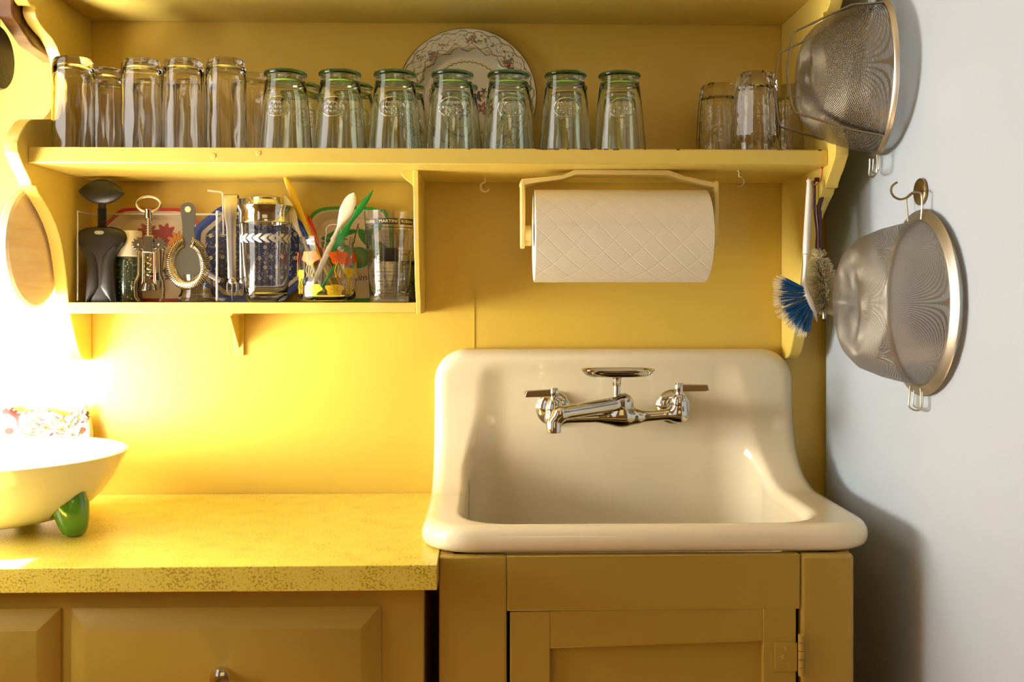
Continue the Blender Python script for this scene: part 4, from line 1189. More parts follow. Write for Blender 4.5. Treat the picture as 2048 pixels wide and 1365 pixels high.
for s_, a0, py in (('TWIST OF', .16, 541), ('LEMON PEEL', .16, 548), ('DRY GIN', -.38, 541), ('2 PARTS', -.38, 548), ('SQUEEZE', .16, 559), ('OF LIME', .16, 566), ('VODKA', -.38, 559), ('1 PART', -.38, 566), ('DASH', .16, 577), ('BITTERS', .16, 584), ('SHAKE', -.38, 577), ('STRAIN', -.38, 584), ('ICE', .16, 523), ('RUM', -.38, 523), ('SODA', .16, 506), ('RYE', -.38, 506),
                   ('OLIVE', .80, 541), ('STIR', .80, 559), ('ONION', .80, 577), ('MINT', .80, 523), ('SUGAR', .80, 506), ('WATER', -.98, 541), ('LEMON', -.98, 559), ('ICE', -.98, 577)):
    wtext(m, s_, a0, py, .0046)
build('recipe_text', m, PRINT, t, smooth=False)['label'] = 'tiny black capital recipe text'

# ------------------------------------------------------------------ wall tap over the sink
def sd_faucet():
    k = .925; yb = ky(k); u = k / 1100
    def p(px, py, dy=0): q = at(px, py, yb + dy); return (q.x, q.y, q.z)
    L = p(1108, 838); R = p(1358, 828); H = p(1243, 832)
    return p, u, yb, L, R, H
pF, uF, yF_, FL, FR, FH = sd_faucet()
FA = thing('tap', 'chrome wall mounted mixer tap with lever handles and soap dish, over the sink', 'tap', (FH[0], -.034, FH[2]))
eL = at(1107, 818, -.036); eR = at(1347, 814, -.036)
def bodyf(X, Y, Z):
    a = capsule(X, Y, Z, FL, (FH[0] - .03, yF_, FH[2] - .002), .0085, .0095)
    a = np.minimum(a, capsule(X, Y, Z, (FH[0] + .03, yF_, FH[2] - .002), FR, .0095, .0090))
    hub = np.sqrt((X - FH[0]) ** 2 + ((Y - yF_) / .8) ** 2 + ((Z - FH[2] - .001) / 1.05) ** 2) - .0185
    a = smin(a, hub, .030)
    a = smin(a, capsule(X, Y, Z, (FH[0], yF_, FH[2]), (FH[0], yF_, FH[2] + .024), .0150, .0135), .012)
    for E, S in ((eL, FL), (eR, FR)):
        b = capsule(X, Y, Z, (E.x, -.038, E.z), (S[0], yF_, S[2]), .0145, .0135)
        b = smin(b, capsule(X, Y, Z, (S[0], yF_, S[2]), (S[0], yF_, S[2] + .016), .0140, .0140), .010)
        a = smin(a, b, .012)
    return a
m = surface_net(bodyf, (FL[0] - .03, yF_ - .03, FH[2] - .04), (FR[0] + .03, -.03, FH[2] + .05), .0028)
build('body', m, CHROME, FA, angle=180)
for E in (eL, eR):
    build('wall_flange', MB().lathe([(0, -.001), (.031, -.001), (.0315, .002), (.029, .006), (.021, .0095), (.016, .0115), (0, .0115)], 40, (E.x, -.0315, E.z), M=Matrix.Rotation(PI / 2, 4, 'X')), CHROME, FA)
for S, s_ in ((FL, -1), (FR, 1)):
    prof_ = [(0, 0), (.0152, 0), (.0155, .003), (.0150, .008), (.0135, .0085), (.0130, .013), (.0100, .018), (.0062, .019), (.0060, .024), (0, .024)]
    bn = build('bonnet', MB().lathe(prof_, 32, (S[0], S[1], S[2] + .014)), CHROME, FA, angle=30)
    z0 = S[2] + .0365
    build('handle_hub', MB().lathe([(0, 0), (.0070, 0), (.0076, .002), (.0076, .013), (.0066, .0155), (0, .016)], 24, (S[0], S[1], z0)), CHROME, bn, angle=30)
    ln = .047
    zs = z0 + .0075
    pts = []
    m = MB(); v = []; f = []
    for i in range(9):
        q = i / 8; x = S[0] + s_ * (.003 + ln * q); h = (.0062 if i > 0 else .007) * (1 - .10 * q) if i < 8 else .0048
        drop = .0016 * q if s_ < 0 else -.0004 * q
        dy = -.006 * q
        v += [(x - (s_ * .004 if False else 0), S[1] + dy - .005, zs - h - drop), (x + (s_ * .0 if i < 8 else -s_ * .004), S[1] + dy - .005, zs + h - drop), (x, S[1] + dy + .005, zs + h - drop), (x, S[1] + dy + .005, zs - h - drop)]
    for i in range(8):
        for j_ in range(4): f.append((i * 4 + j_, i * 4 + (j_ + 1) % 4, (i + 1) * 4 + (j_ + 1) % 4, (i + 1) * 4 + j_))
    f.append((0, 1, 2, 3)); f.append((35, 34, 33, 32))
    build('lever', m.add(v, f), CHROME, bn, fix=True, bevel=.0012)
# spout swung left and forward
a = Vector((FH[0] + .004, yF_, FH[2] + .022)); ysp = yF_ - .055
t1 = at(1120, 828, ysp); t2 = at(1108, 846, ysp); t3 = at(1108, 866, ysp)
def spoutf(X, Y, Z):
    d = capsule(X, Y, Z, tuple(a), tuple(t1), .0125, .0115)
    d = smin(d, capsule(X, Y, Z, tuple(t1), (t2.x, t2.y, t2.z), .0115, .0115), .006)
    d = smin(d, capsule(X, Y, Z, tuple(a), (a.x, a.y, a.z - .012), .0150, .0150), .010)
    return d
m = surface_net(spoutf, (t3.x - .03, ysp - .03, t3.z - .01), (a.x + .03, yF_ + .03, a.z + .03), .0026)
sp = build('spout', m, CHROME, FA, angle=180)
build('aerator', MB().lathe([(0, .001), (.0095, .001), (.0105, 0), (.0118, .001), (.0122, .018), (.0118, .019), (0, .019)], 28, (t2.x, t2.y, t3.z)), CHROME, sp, angle=30)
# soap dish on its post
pd = at(1234, 796, yF_); tp = at(1234, 752, yF_)
m = MB().lathe([(0, 0), (.0062, 0), (.0060, .030), (.0064, .0305), (.0070, .0315), (.0072, .041), (.0085, .044), (.012, .047), (0, .047)], 24, (pd.x, pd.y, tp.z - .047)); post = build('soap_dish_post', m, CHROME, FA, angle=30)
sdv = []
c = Vector((pd.x + .001, yF_ - .002, tp.z)); 
def dish(a_, v):
    th = a_ * 2 * PI; W_, H_ = .0625, .034
    e = .75
    cx_, sx_ = math.copysign(abs(math.cos(th)) ** e, math.cos(th)), math.copysign(abs(math.sin(th)) ** e, math.sin(th))
    pr_ = [(.0, -.0015), (.45, -.0015), (.80, -.0005), (.90, .003), (.97, .0085), (1.0, .0100), (.985, .0115), (.955, .0108), (.90, .0075), (.80, .003), (.45, .002), (0, .002)]
    i = v * (len(pr_) - 1); q = int(min(i, len(pr_) - 2)); fr_ = i - q
    r = pr_[q][0] * (1 - fr_) + pr_[q + 1][0] * fr_; z = pr_[q][1] * (1 - fr_) + pr_[q + 1][1] * fr_
    return (c.x + W_ * r * cx_, c.y + H_ * r * sx_, c.z + z)
build('soap_dish', MB().grid(dish, 64, 33, cu=True), CHROME, FA, angle=60, fix=True)

# ------------------------------------------------------------------ paper towel holder
PLAS = paint('cream plastic', '#E8CE7C', 0.35)
yt = -.175
pa = at(1060, 470, yt); pb = at(1421, 470, yt)
th_ = thing('paper_towel_holder', 'cream plastic paper towel holder screwed under the shelf', 'paper towel holder', ((pa.x + pb.x) / 2, yt, SZB))
zc_ = at(1240, 472, yt).z; RT = .0755
x0 = pa.x - .0035; x1 = pb.x + .002
out = [(x0 - .014, SZB - .022), (x0 - .010, SZB - .016), (x0 + .055, SZB - .010), (x0 + .075, SZB - .0005), (x1 - .075, SZB - .0005), (x1 - .050, SZB - .010), (x1 + .006, SZB - .022), (x1 + .002, SZB - .030),
       (x1 - .052, SZB - .016), (x1 - .078, SZB - .0085), (x0 + .078, SZB - .0085), (x0 + .055, SZB - .016), (x0, SZB - .024), (x0 - .012, SZB - .028)]
build('top_bar', MB().prism(out, 'y', yt - .022, yt + .022), PLAS, th_, bevel=.0012)
def armp(hz): 
    return [(yt - .022, SZB - .018), (yt + .022, SZB - .018), (yt + .024, SZB - .06), (yt + .016, hz), (yt, hz - .010), (yt - .016, hz), (yt - .024, SZB - .06)]
for s_, xx in ((-1, x0 - .0125), (1, x1 - .0005)):
    build('arm', MB().prism(armp(zc_ - .012), 'x', xx, xx + .0075), PLAS, th_, bevel=.0018)
    hx = xx + (.0075 if s_ < 0 else -.0)
for s_, xx in ((-1, x0 - .005), (1, x1 - .0005)):
    m = MB().tube([(xx, yt, zc_), (xx + (.010 if s_ < 0 else -.010), yt, zc_)], .017, 24); build('spool_boss', m, PLAS, th_, angle=30)
def towel_mat():
    m, N, L, b = nodes('quilted paper towel')
    b.inputs['Base Color'].default_value = lin('#F0E4C6'); b.inputs['Roughness'].default_value = .9
    tc = N.new('ShaderNodeTexCoord')
    uvn = tc.outputs['UV']
    sx = N.new('ShaderNodeSeparateXYZ'); L.new(uvn, sx.inputs[0])
    def M_(op, a, b_=None, v=None):
        n = N.new('ShaderNodeMath'); n.operation = op; L.new(a, n.inputs[0])
        if b_ is not None: L.new(b_, n.inputs[1])
        elif v is not None: n.inputs[1].default_value = v
        return n.outputs[0]
    def sinp(o_, f): return M_('SINE', M_('MULTIPLY', o_, v=f))
    dotp = M_('MULTIPLY', sinp(sx.outputs[0], 2 * PI / .0026), sinp(sx.outputs[1], 2 * PI / .0026))
    d1 = M_('ADD', sx.outputs[0], sx.outputs[1]); d2 = M_('SUBTRACT', sx.outputs[0], sx.outputs[1])
    l1 = M_('ABSOLUTE', sinp(d1, PI / .034)); l2 = M_('ABSOLUTE', sinp(d2, PI / .055))
    ln_ = M_('MINIMUM', l1, l2); ln2 = M_('MINIMUM', M_('MULTIPLY', ln_, v=6.0), v=1.0)
    hgt = M_('ADD', M_('MULTIPLY', dotp, v=.35), M_('MULTIPLY', ln2, v=.8))
    nz = N.new('ShaderNodeTexNoise'); nz.inputs['Scale'].default_value = 30; L.new(tc.outputs['UV'], nz.inputs['Vector'])
    hgt2 = M_('ADD', hgt, nz.outputs['Fac'])
    bp = N.new('ShaderNodeBump'); bp.inputs['Strength'].default_value = .55; bp.inputs['Distance'].default_value = .0009
    L.new(hgt2, bp.inputs['Height']); L.new(bp.outputs[0], b.inputs['Normal'])
    return m
TOW = towel_mat()
rt = thing('paper_towel_roll', 'white quilted paper towel roll hanging in its holder under the shelf', 'paper towel roll', ((pa.x + pb.x) / 2, yt, zc_))
xa, xb = pa.x + .0062, pb.x - .0105
m = MB(); v = []; uv = []
NA = 96
# outer skin: a spiral whose last turn hangs straight down in front
path = []
for i in range(NA + 1):
    a = PI * .95 - 2 * PI * i / NA * 1.0   # from the back over the top to the front and round below
    r = RT * (1 + .004 * math.sin(3 * a)) + .0012 * i / NA
    path.append((yt + r * math.cos(a) * -1.0 * -1, zc_ + r * math.sin(a)))
s_ = 0; L_ = [0]
for p, q in zip(path, path[1:]): s_ += math.hypot(q[0] - p[0], q[1] - p[1]); L_.append(s_)
for i, (py_, pz_) in enumerate(path):
    for j_ in range(5):
        v.append((xa + (xb - xa) * j_ / 4, py_, pz_)); uv.append(((xb - xa) * j_ / 4, L_[i]))
f = [(i * 5 + j_, (i + 1) * 5 + j_, (i + 1) * 5 + j_ + 1, i * 5 + j_ + 1) for i in range(NA) for j_ in range(4)]
m.add(v, f); m.uv = uv
build('sheet', m, TOW, rt, fix=True, angle=80)
RC = .021
m = MB().lathe([(RC, 0), (RT - .0012, 0), (RT - .0008, .001), (RT - .0008, xb - xa - .001), (RT - .0012, xb - xa), (RC, xb - xa), (RC, 0)], 64, (xa + .0005, yt, zc_), M=Matrix.Rotation(PI / 2, 4, 'Y') @ Matrix.Diagonal((1, 1, .996, 1)))
build('roll', m, paint('paper edge', '#EFE6D2', .9), rt)
m = MB().lathe([(RC - .002, 0), (RC, 0), (RC, xb - xa - .001), (RC - .002, xb - xa - .001), (RC - .002, 0)], 32, (xa + .0005, yt, zc_), M=Matrix.Rotation(PI / 2, 4, 'Y'))
build('tube', m, paint('cardboard', '#A88455', .8), rt)

# ------------------------------------------------------------------ hooks under the shelf
COPP = metal('copper', '#B8714A', .3)
def cup_hook(px, py0, py1, k, mt, lab, r, ang=0.0, flip=1, wire=.0011):
    p = at(px, py0, ky(k)); h = (py1 - py0) * k / 1100
    t = thing('cup_hook', lab, 'hook', (p.x, p.y, SZB))
    zt = SZB; pts = [(p.x, p.y, zt + .004), (p.x, p.y, zt - .004)]
    rr = h / 2 * .62; cz = zt - (h - rr)
    for i in range(16):
        a = PI / 2 + flip * 1.6 * PI * i / 15 * .86
        dx = rr * math.cos(a); pts.append((p.x + dx * math.cos(ang), p.y + dx * math.sin(ang), cz + rr * math.sin(a)))
    pts[1] = (p.x, p.y, (zt + cz + rr) / 2)
    build('wire', MB().tube(pts, wire, 8), mt, t)
    build('collar', MB().lathe([(0, 0), (.0035, 0), (.0035, -.0012), (0, -.0014)], 14, (p.x, p.y, SZB)), mt, t, fix=True)
cup_hook(970, 352, 382, .95, paint('white painted wire', '#EFE2B8', .4), 'small white painted cup hook under the shelf, left of the paper towels', .006, 0.3, 1, .0014)
cup_hook(1478, 355, 387, .90, metal('thin steel wire', '#C9C2A6', .3), 'thin wire cup hook under the shelf, right of the paper towels', .006, -.5, -1, .0006)

# ------------------------------------------------------------------ washing up brushes on the right end panel
hk = at(1635, 338, ky(.875))
t = thing('cup_hook', 'copper hook under the right end of the shelf carrying the brushes', 'hook', (hk.x, hk.y, SZB))
pts = [(hk.x + .006, hk.y, SZB + .003), (hk.x + .006, hk.y, SZB - .012), (hk.x + .004, hk.y, SZB - .022), (hk.x - .002, hk.y, SZB - .027), (hk.x - .010, hk.y, SZB - .026), (hk.x - .014, hk.y, SZB - .020), (hk.x - .014, hk.y, SZB - .016)]
build('wire', MB().tube(smooth_path(pts), .0012, 8), COPP, t)
m = MB().lathe([(0, 0), (.0045, 0), (.0045, -.0012), (0, -.0016)], 16, (hk.x + .006, hk.y, SZB)); build('collar', m, COPP, t, fix=True)

kb = .868; yb_ = ky(kb); ub = kb / 1100
BLUE = paint('blue bristles', '#135C9A', .5); CREAMB = paint('cream bristles', '#E9DDB8', .6)
WHP = paint('glossy white plastic', '#EFEAE0', .2)
def pb_(px, py, dy=0): q = at(px, py, yb_); return Vector((q.x, q.y + dy, q.z))
t = thing('dish_brush', 'white handled dish brush with a fan of blue bristles, hanging from the copper hook', 'brush', tuple(pb_(1618, 365)))
ax = [(1618, 362, 8), (1618, 372, 12), (1617, 400, 14), (1615, 440, 16), (1613, 480, 17), (1612, 508, 17)]
m = MB().tube([pb_(a, b) for a, b, c_ in ax], [c_ / 2 * ub for a, b, c_ in ax], 16, sy=.8); m.ball(pb_(1618, 363), 5.2 * ub)
build('handle', m, WHP, t)
ax = [(1611.5, 509, 14), (1611, 530, 12), (1609, 552, 10), (1607, 570, 13), (1612, 588, 18), (1620, 608, 19), (1628, 626, 13), (1634, 644, 3)]
m = MB().tube([pb_(a, b) for a, b, c_ in ax], [c_ / 2 * ub for a, b, c_ in ax], 14, sx=1.0, sy=.75)
build('head', m, WHP, t)
rnd = random.Random(4)
def bristles(base0, base1, tip_c, r0, a0, a1, n, spread, mt, nm, par, wr=.00035, rnd=rnd, jitter=.03, dysp=.010, split=0.0):
    m = MB()
    for i in range(n):
        q = rnd.random(); a = a0 + (a1 - a0) * q + rnd.gauss(0, jitter)
        b = Vector(base0).lerp(Vector(base1), q); dy = rnd.uniform(-dysp, dysp)
        r = r0 * rnd.uniform(.88, 1.0)
        e = Vector((tip_c.x + r * math.cos(a), b.y + dy * 1.6, tip_c.z + r * math.sin(a)))
        s0 = Vector((b.x, b.y + dy * .6, b.z))
        d = e - s0
        m.tube([s0, s0 + d * .5, e], [wr, wr, wr * .6], 3, cap=False)
    o = build(nm, m, mt, par, smooth=False); return o
# tufts: rows fanning to the left and down
root0, root1 = pb_(1607, 578), pb_(1622, 620)
tufts = 9
for i in range(tufts):
    q = i / (tufts - 1)
    r = root0.lerp(root1, q); ang = math.radians(158 + q * 97)
    ln = (46 + 6 * math.sin(PI * q)) * ub
    for lay, (mt, l0, nn, wd) in enumerate(((BLUE, 1.0, 60, .085), (CREAMB, 1.22, 26, .10))):
        m = MB()
        for _ in range(nn):
            a = ang + rnd.gauss(0, wd); dy = rnd.uniform(-.009, .009) + (.004 if lay else 0)
            l_ = ln * l0 * rnd.uniform(.93, 1.03)
            s0 = Vector((r.x + rnd.uniform(-.002, .002), r.y + dy * .5, r.z + rnd.uniform(-.0015, .0015)))
            e = Vector((s0.x + l_ * math.cos(a), r.y + dy * 1.7, s0.z + l_ * math.sin(a)))
            m.tube([s0, (s0 + e) / 2, e], [.0005, .0006, .0004], 4, cap=False)
        build('bristle_tuft', m, mt, t, smooth=False)

kb2 = .885; yb2 = ky(kb2); ub2 = kb2 / 1100
def pc_(px, py): q = at(px, py, yb2); return Vector((q.x, q.y, q.z))
MARO = paint('dark maroon plastic', '#3C1216', .25)
t = thing('bottle_brush', 'maroon handled brush with a bushy cream head, hanging behind the white brush', 'brush', tuple(pc_(1636, 360)))
# handle with a slot at the top
m = MB()
L1 = [(1627, 362), (1629, 380), (1628.5, 402), (1629, 420)]; L2 = [(1630, 360), (1638, 360), (1643, 372), (1644, 390), (1641, 404), (1637, 418), (1636, 426)]
m.tube(smooth_path([pc_(a, b) for a, b in L1 + [(1632, 430)]]), 3.2 * ub2, 10); m.tube(smooth_path([pc_(a, b) for a, b in L2]), 4.5 * ub2, 10)
ax = [(1634, 410, 15), (1635, 425, 20), (1636, 440, 18), (1637, 455, 15), (1638, 470, 15), (1638, 485, 18), (1638, 500, 20), (1638, 508, 20)]
m.tube([pc_(a, b) for a, b, c_ in ax], [c_ / 2 * ub2 for a, b, c_ in ax], 14, sy=.8)
build('handle', m, MARO, t)
m = MB().tube([pc_(1638, 506), pc_(1640, 540), pc_(1644, 580), pc_(1648, 620), pc_(1648, 638)], .0028, 8); build('wire_core', m, STEEL, t)
m = MB(); rnd = random.Random(9)
core = [pc_(1638, 510), pc_(1640, 540), pc_(1644, 580), pc_(1648, 622)]
for i in range(3000):
    q = rnd.random(); s_ = q * 3; j_ = min(2, int(s_)); b = core[j_].lerp(core[j_ + 1], s_ - j_)
    a = rnd.uniform(0, 2 * PI); ln = (19 + 21 * min(1, q * 2.4)) * ub2 * rnd.uniform(.85, 1.05)
    if q > .9: ln *= 1 - (q - .9) * 3
    d = Vector((math.cos(a), math.sin(a), rnd.uniform(-.5, .25) + (.9 if q < .08 else 0))).normalized()
    if d.x > 0: ln *= .80
    if d.y > 0: ln *= .8
    e = b + d * ln
    mid = b + d * ln * .5 + Vector((rnd.gauss(0, .001), rnd.gauss(0, .001), rnd.gauss(0, .001)))
    m.tube([b, mid, e], [.0006, .0006, .0005], 3, cap=False)
build('bristle_head', m, CREAMB, t, smooth=False)

# ------------------------------------------------------------------ wire strainers on the refrigerator side
def mesh_mat(name, pitch, wire, colr, bright=.5):
    m, N, L, b = nodes(name); out_ = N['Material Output']
    b.inputs['Base Color'].default_value = lin(colr); b.inputs['Metallic'].default_value = .85; b.inputs['Roughness'].default_value = .38
    tc = N.new('ShaderNodeTexCoord'); sx = N.new('ShaderNodeSeparateXYZ'); L.new(tc.outputs['UV'], sx.inputs[0])
    def M_(op, a, b_=None, v=None):
        n = N.new('ShaderNodeMath'); n.operation = op
        L.new(a, n.inputs[0])
        if b_ is not None: L.new(b_, n.inputs[1])
        elif v is not None: n.inputs[1].default_value = v
        return n.outputs[0]
    hs = []
    for o_ in (sx.outputs[0], sx.outputs[1]):
        fr_ = M_('PINGPONG', M_('MULTIPLY', o_, v=1 / pitch), v=.5)      # 0 at a wire, .5 mid gap
        hs.append(fr_)
    mn = M_('MINIMUM', hs[0], hs[1])
    fac = M_('LESS_THAN', mn, v=wire)
    bp = N.new('ShaderNodeBump'); bp.inputs['Strength'].default_value = .8; bp.inputs['Distance'].default_value = pitch * .5; bp.invert = True
    L.new(mn, bp.inputs['Height']); L.new(bp.outputs[0], b.inputs['Normal'])
    tr = N.new('ShaderNodeBsdfTransparent'); mx = N.new('ShaderNodeMixShader')
    L.new(fac, mx.inputs[0]); L.new(tr.outputs[0], mx.inputs[1]); L.new(b.outputs[0], mx.inputs[2]); L.new(mx.outputs[0], out_.inputs[0])
    return m
MESH1 = mesh_mat('coarse wire mesh', .0023, .20, '#877D6C')
MESH2 = mesh_mat('fine wire mesh', .0013, .21, '#999286')
RIMM = metal('strainer rim steel', '#C9C2B2', .38)
FOOTM = metal('foot bar steel', '#8E867A', .35)
def strainer(name, label, cy, cz, R, depth, mm, flange, tilt, prof_pts, dent=None, nm='mesh_bowl'):
    # local frame: bowl axis points to -x, rim in the y-z plane
    t = thing(name, label, 'strainer', (FX, cy, cz))
    rot = Matrix.Rotation(tilt, 4, 'Z')
    base = Vector((FX - .004, cy, cz))
    def W3(r, a, d):   # a from +z towards -y
        p = Vector((-d, -r * math.sin(a), r * math.cos(a)))
        return base + rot @ p + Vector((-R * abs(math.sin(tilt)), 0, 0))
    NR, NA = 48, 96; v = []; uv = []
    s_ = 0; last = None
    for i in range(NR + 1):
        q = i / NR; r = R * float(np.interp(q, prof_pts[0], prof_pts[1])); d = depth * float(np.interp(q, prof_pts[0], prof_pts[2]))
        if last: s_ += math.hypot(r - last[0], d - last[1])
        last = (r, d)
        for j_ in range(NA):
            a = 2 * PI * j_ / NA; dd = d
            if dent: dd = d - dent(r / R, a)
            v.append(W3(max(r, 1e-5), a, dd)); uv.append((s_ * math.sin(a), s_ * math.cos(a)))
    f = [(i * NA + j_, (i + 1) * NA + j_, (i + 1) * NA + (j_ + 1) % NA, i * NA + (j_ + 1) % NA) for i in range(NR) for j_ in range(NA)]
    m = MB().add(v, f); m.uv = uv
    build(nm, m, mm, t, angle=180)
    # rim: a rolled band with a flange lying towards the door
    m = MB(); prof_r = [(R - .001, .002), (R + .0016, .0035), (R + .004, .0015), (R + flange, -.0020), (R + flange + .0008, -.0032), (R + flange - .001, -.0035), (R + .003, -.0005), (R, -.001)]
    v = []; nP = len(prof_r)
    for j_ in range(NA):
        a = 2 * PI * j_ / NA
        for (r, d) in prof_r: v.append(W3(r, a, d))
    f = [(j_ * nP + i, ((j_ + 1) % NA) * nP + i, ((j_ + 1) % NA) * nP + (i + 1) % nP, j_ * nP + (i + 1) % nP) for j_ in range(NA) for i in range(nP)]
    build('rim', m.add(v, f), RIMM, t, fix=True, angle=50)
    return t, W3
def loop(par, W3, R, a0, half, out, d, nm, wr=.0013):
    # a bent wire loop standing out beyond the rim at angle a0
    pts = [W3(R, a0 - half, d), W3(R + out * .45, a0 - half, d), W3(R + out * .85, a0 - half * .95, d + .001), W3(R + out, a0 - half * .7, d + .001), W3(R + out * 1.04, a0, d + .001), W3(R + out, a0 + half * .7, d + .001), W3(R + out * .85, a0 + half * .95, d + .001), W3(R + out * .45, a0 + half, d), W3(R, a0 + half, d)]
    build(nm, MB().tube(smooth_path(pts, 4), wr, 8), RIMM, par)
def hookmag(px, py, lab, hang):
    p = atx(px, py, FX)
    t = thing('magnet_hook', lab, 'hook', (FX, p.y, p.z))
    BR = metal('aged brass', '#8A7650', .35)
    build('magnet', MB().lathe([(0, 0), (.0185, 0), (.0190, .0008), (.0190, .0042), (.0178, .0052), (.010, .0056), (0, .0058)], 36, (FX - .0003, p.y, p.z), M=Matrix.Rotation(-PI / 2, 4, 'Y')), BR, t)
    pts = [(FX - .005, p.y, p.z), (FX - .014, p.y, p.z - .002), (FX - .022, p.y + .001, p.z - .008), (FX - .031, p.y + .001, p.z - .0105), (FX - .040, p.y, p.z - .007), (FX - .0445, p.y, p.z + .000), (FX - .043, p.y, p.z + .008), (FX - .036, p.y, p.z + .0135)]
    build('wire_hook', MB().tube(smooth_path(pts), .0016, 8), BR, t)
    return p
hookmag(1845, 384, 'round brass magnet hook on the refrigerator, holding the lower strainer', 0)
# lower strainer
c2 = atx(1830, 606, FX - .012)
pr2 = ([0, .10, .25, .42, .58, .70, .82, .92, 1], [1.0, .965, .90, .80, .66, .52, .34, .16, 0], [0, .20, .48, .76, .92, .98, 1.0, 1.0, 1.0])
def dent(rr, a):
    cy_, cz_ = rr * math.sin(a), rr * math.cos(a)
    return .020 * math.exp(-((cy_ - .12) ** 2 / .05 + (cz_ + .05) ** 2 / .14))
s2, W2 = strainer('mesh_strainer', 'fine mesh strainer hanging by its wire loop from the brass magnet hook', c2.y, c2.z, .116, .102, MESH2, .014, -.04, pr2, dent)
loop(s2, W2, .118, 0, .20, .036, .004, 'hanging_loop', .0014)
loop(s2, W2, .120, PI, .155, .030, .003, 'rest_loop', .0013); loop(s2, W2, .120, PI, .12, .027, -.001, 'rest_loop', .0010)
# upper strainer with two bent foot bars
c1 = atx(1760, 157, FX - .012)
pr1 = ([0, .12, .28, .45, .60, .75, .88, 1], [1.0, .95, .86, .73, .58, .38, .18, 0], [0, .26, .54, .78, .91, .98, 1.0, 1.0])
s1, W1 = strainer('footed_strainer', 'larger coarse mesh strainer with bent foot bars, hanging at the top of the refrigerator side', c1.y, c1.z, .114, .116, MESH1, .005, -.13, pr1)
def footbar(a_, wdt, dtop):
    e0 = W1(.118, PI / 2 - (PI / 2 - a_), .004); e1 = W1(.118, PI - a_, .004)
    return e0, e1
for (sy, nm) in ((1, 'foot_bar'), (-1, 'foot_bar')):
    # bar lies in a plane of constant y offset, standing off the bowl
    yo = .062 * sy   # towards the room (+1) or the wall (-1)
    def Q(z, d): 
        r = math.hypot(yo, z); a = math.atan2(yo, z); return W1(r, a, d)
    h = .098
    pts = [Q(h, .004), Q(h * .98, .05), Q(h * .60, .132), Q(h * .52, .136), Q(0, .143), Q(-h * .52, .136), Q(-h * .62, .132), Q(-h * .90, .05), Q(-h, .004)]
    up = (W1(.05, PI / 2, 0) - W1(0.001, PI / 2, 0)).normalized()
    build(nm, MB().bar(pts, .0075, .0020, up), FOOTM, s1, smooth=True)
loop(s1, W1, .122, PI, .17, .028, .003, 'rest_loop', .0014)
loop(s1, W1, .122, PI, .14, .022, -.001, 'rest_loop', .0010)
loop(s1, W1, .122, 0, .20, .040, .003, 'hanging_loop', .0014)
q = W1(.158, 0, .004)
t = thing('magnet_hook', 'brass magnet hook at the top edge, holding the upper strainer', 'hook', (FX, q.y, q.z + .012))
BR = metal('aged brass plate', '#8A7650', .35)
build('magnet', MB().lathe([(0, 0), (.0185, 0), (.0190, .0008), (.0190, .0042), (.0178, .0052), (0, .0058)], 36, (FX - .0003, q.y, q.z + .012), M=Matrix.Rotation(-PI / 2, 4, 'Y')), BR, t)
build('wire_hook', MB().tube([(FX - .005, q.y, q.z + .012), (FX - .014, q.y, q.z + .008), (FX - .024, q.y, q.z + .001), (FX - .033, q.y, q.z + .002), (FX - .038, q.y, q.z + .010), (FX - .034, q.y, q.z + .018)], .0016, 8), BR, t)

# ------------------------------------------------------------------ left end: boards and pan hung on the shelf's outer side
XO = XL - PT
BWOOD = wood('pale beech', '#D8B98C', '#EAD2A8', 6, (1, 1, 8), .5)
def disc_on_side(name, label, cat, cy, cz, R, th, x, mt):
    t = thing(name, label, cat, (x, cy, cz))
    return t
q0 = atx(6, 494, XO - .012); 
Rb = .097; cyb = q0.y + Rb; czb = atx(40, 494, XO - .012).z
t = thing('round_board', 'round pale wooden cutting board hung on the left end of the shelf', 'cutting board', (XO - .02, cyb, czb))
m = MB().lathe([(0, 0), (Rb - .004, 0), (Rb, .004), (Rb, .014), (Rb - .004, .018), (0, .018)], 64, (XO - .0225, cyb, czb), M=Matrix.Rotation(PI / 2, 4, 'Y'))
build('board', m, BWOOD, t, fix=True)
build('hanging_hole', MB().lathe([(0, 0), (.006, 0), (.0062, .0004)], 20, (XO - .0040, cyb, czb + Rb - .016), M=Matrix.Rotation(-PI / 2, 4, 'Y')), DARK, t)  # flat dark disc, the shade inside a hanging hole put in as colour
# thick walnut board above
b0 = atx(0, 60, XO - .010)
wal = wood('walnut', '#4a2a12', '#8a5a2c', 5, (1, 6, 1), .4)
yA = ky(.868)
pts = [(yA, CZ + .62), (yA, atx(10, 62, XO - .01).z), (yA + .004, atx(14, 74, XO - .01).z), (yA + .012, atx(22, 80, XO - .01).z)]
pts = [(yA - .012, CZ + .60), (yA - .012, CZ + .445), (yA - .008, CZ + .435), (yA + .060, CZ + .407), (yA + .150, CZ + .40), (yA + .150, CZ + .60)]
t = thing('walnut_board', 'thick dark walnut board at the top left corner, hung on the shelf end', 'cutting board', (XO - .02, yA + .07, CZ + .40))
build('board', MB().prism(pts, 'x', XO - .027, XO - .003), wal, t, bevel=.003, seg=3)
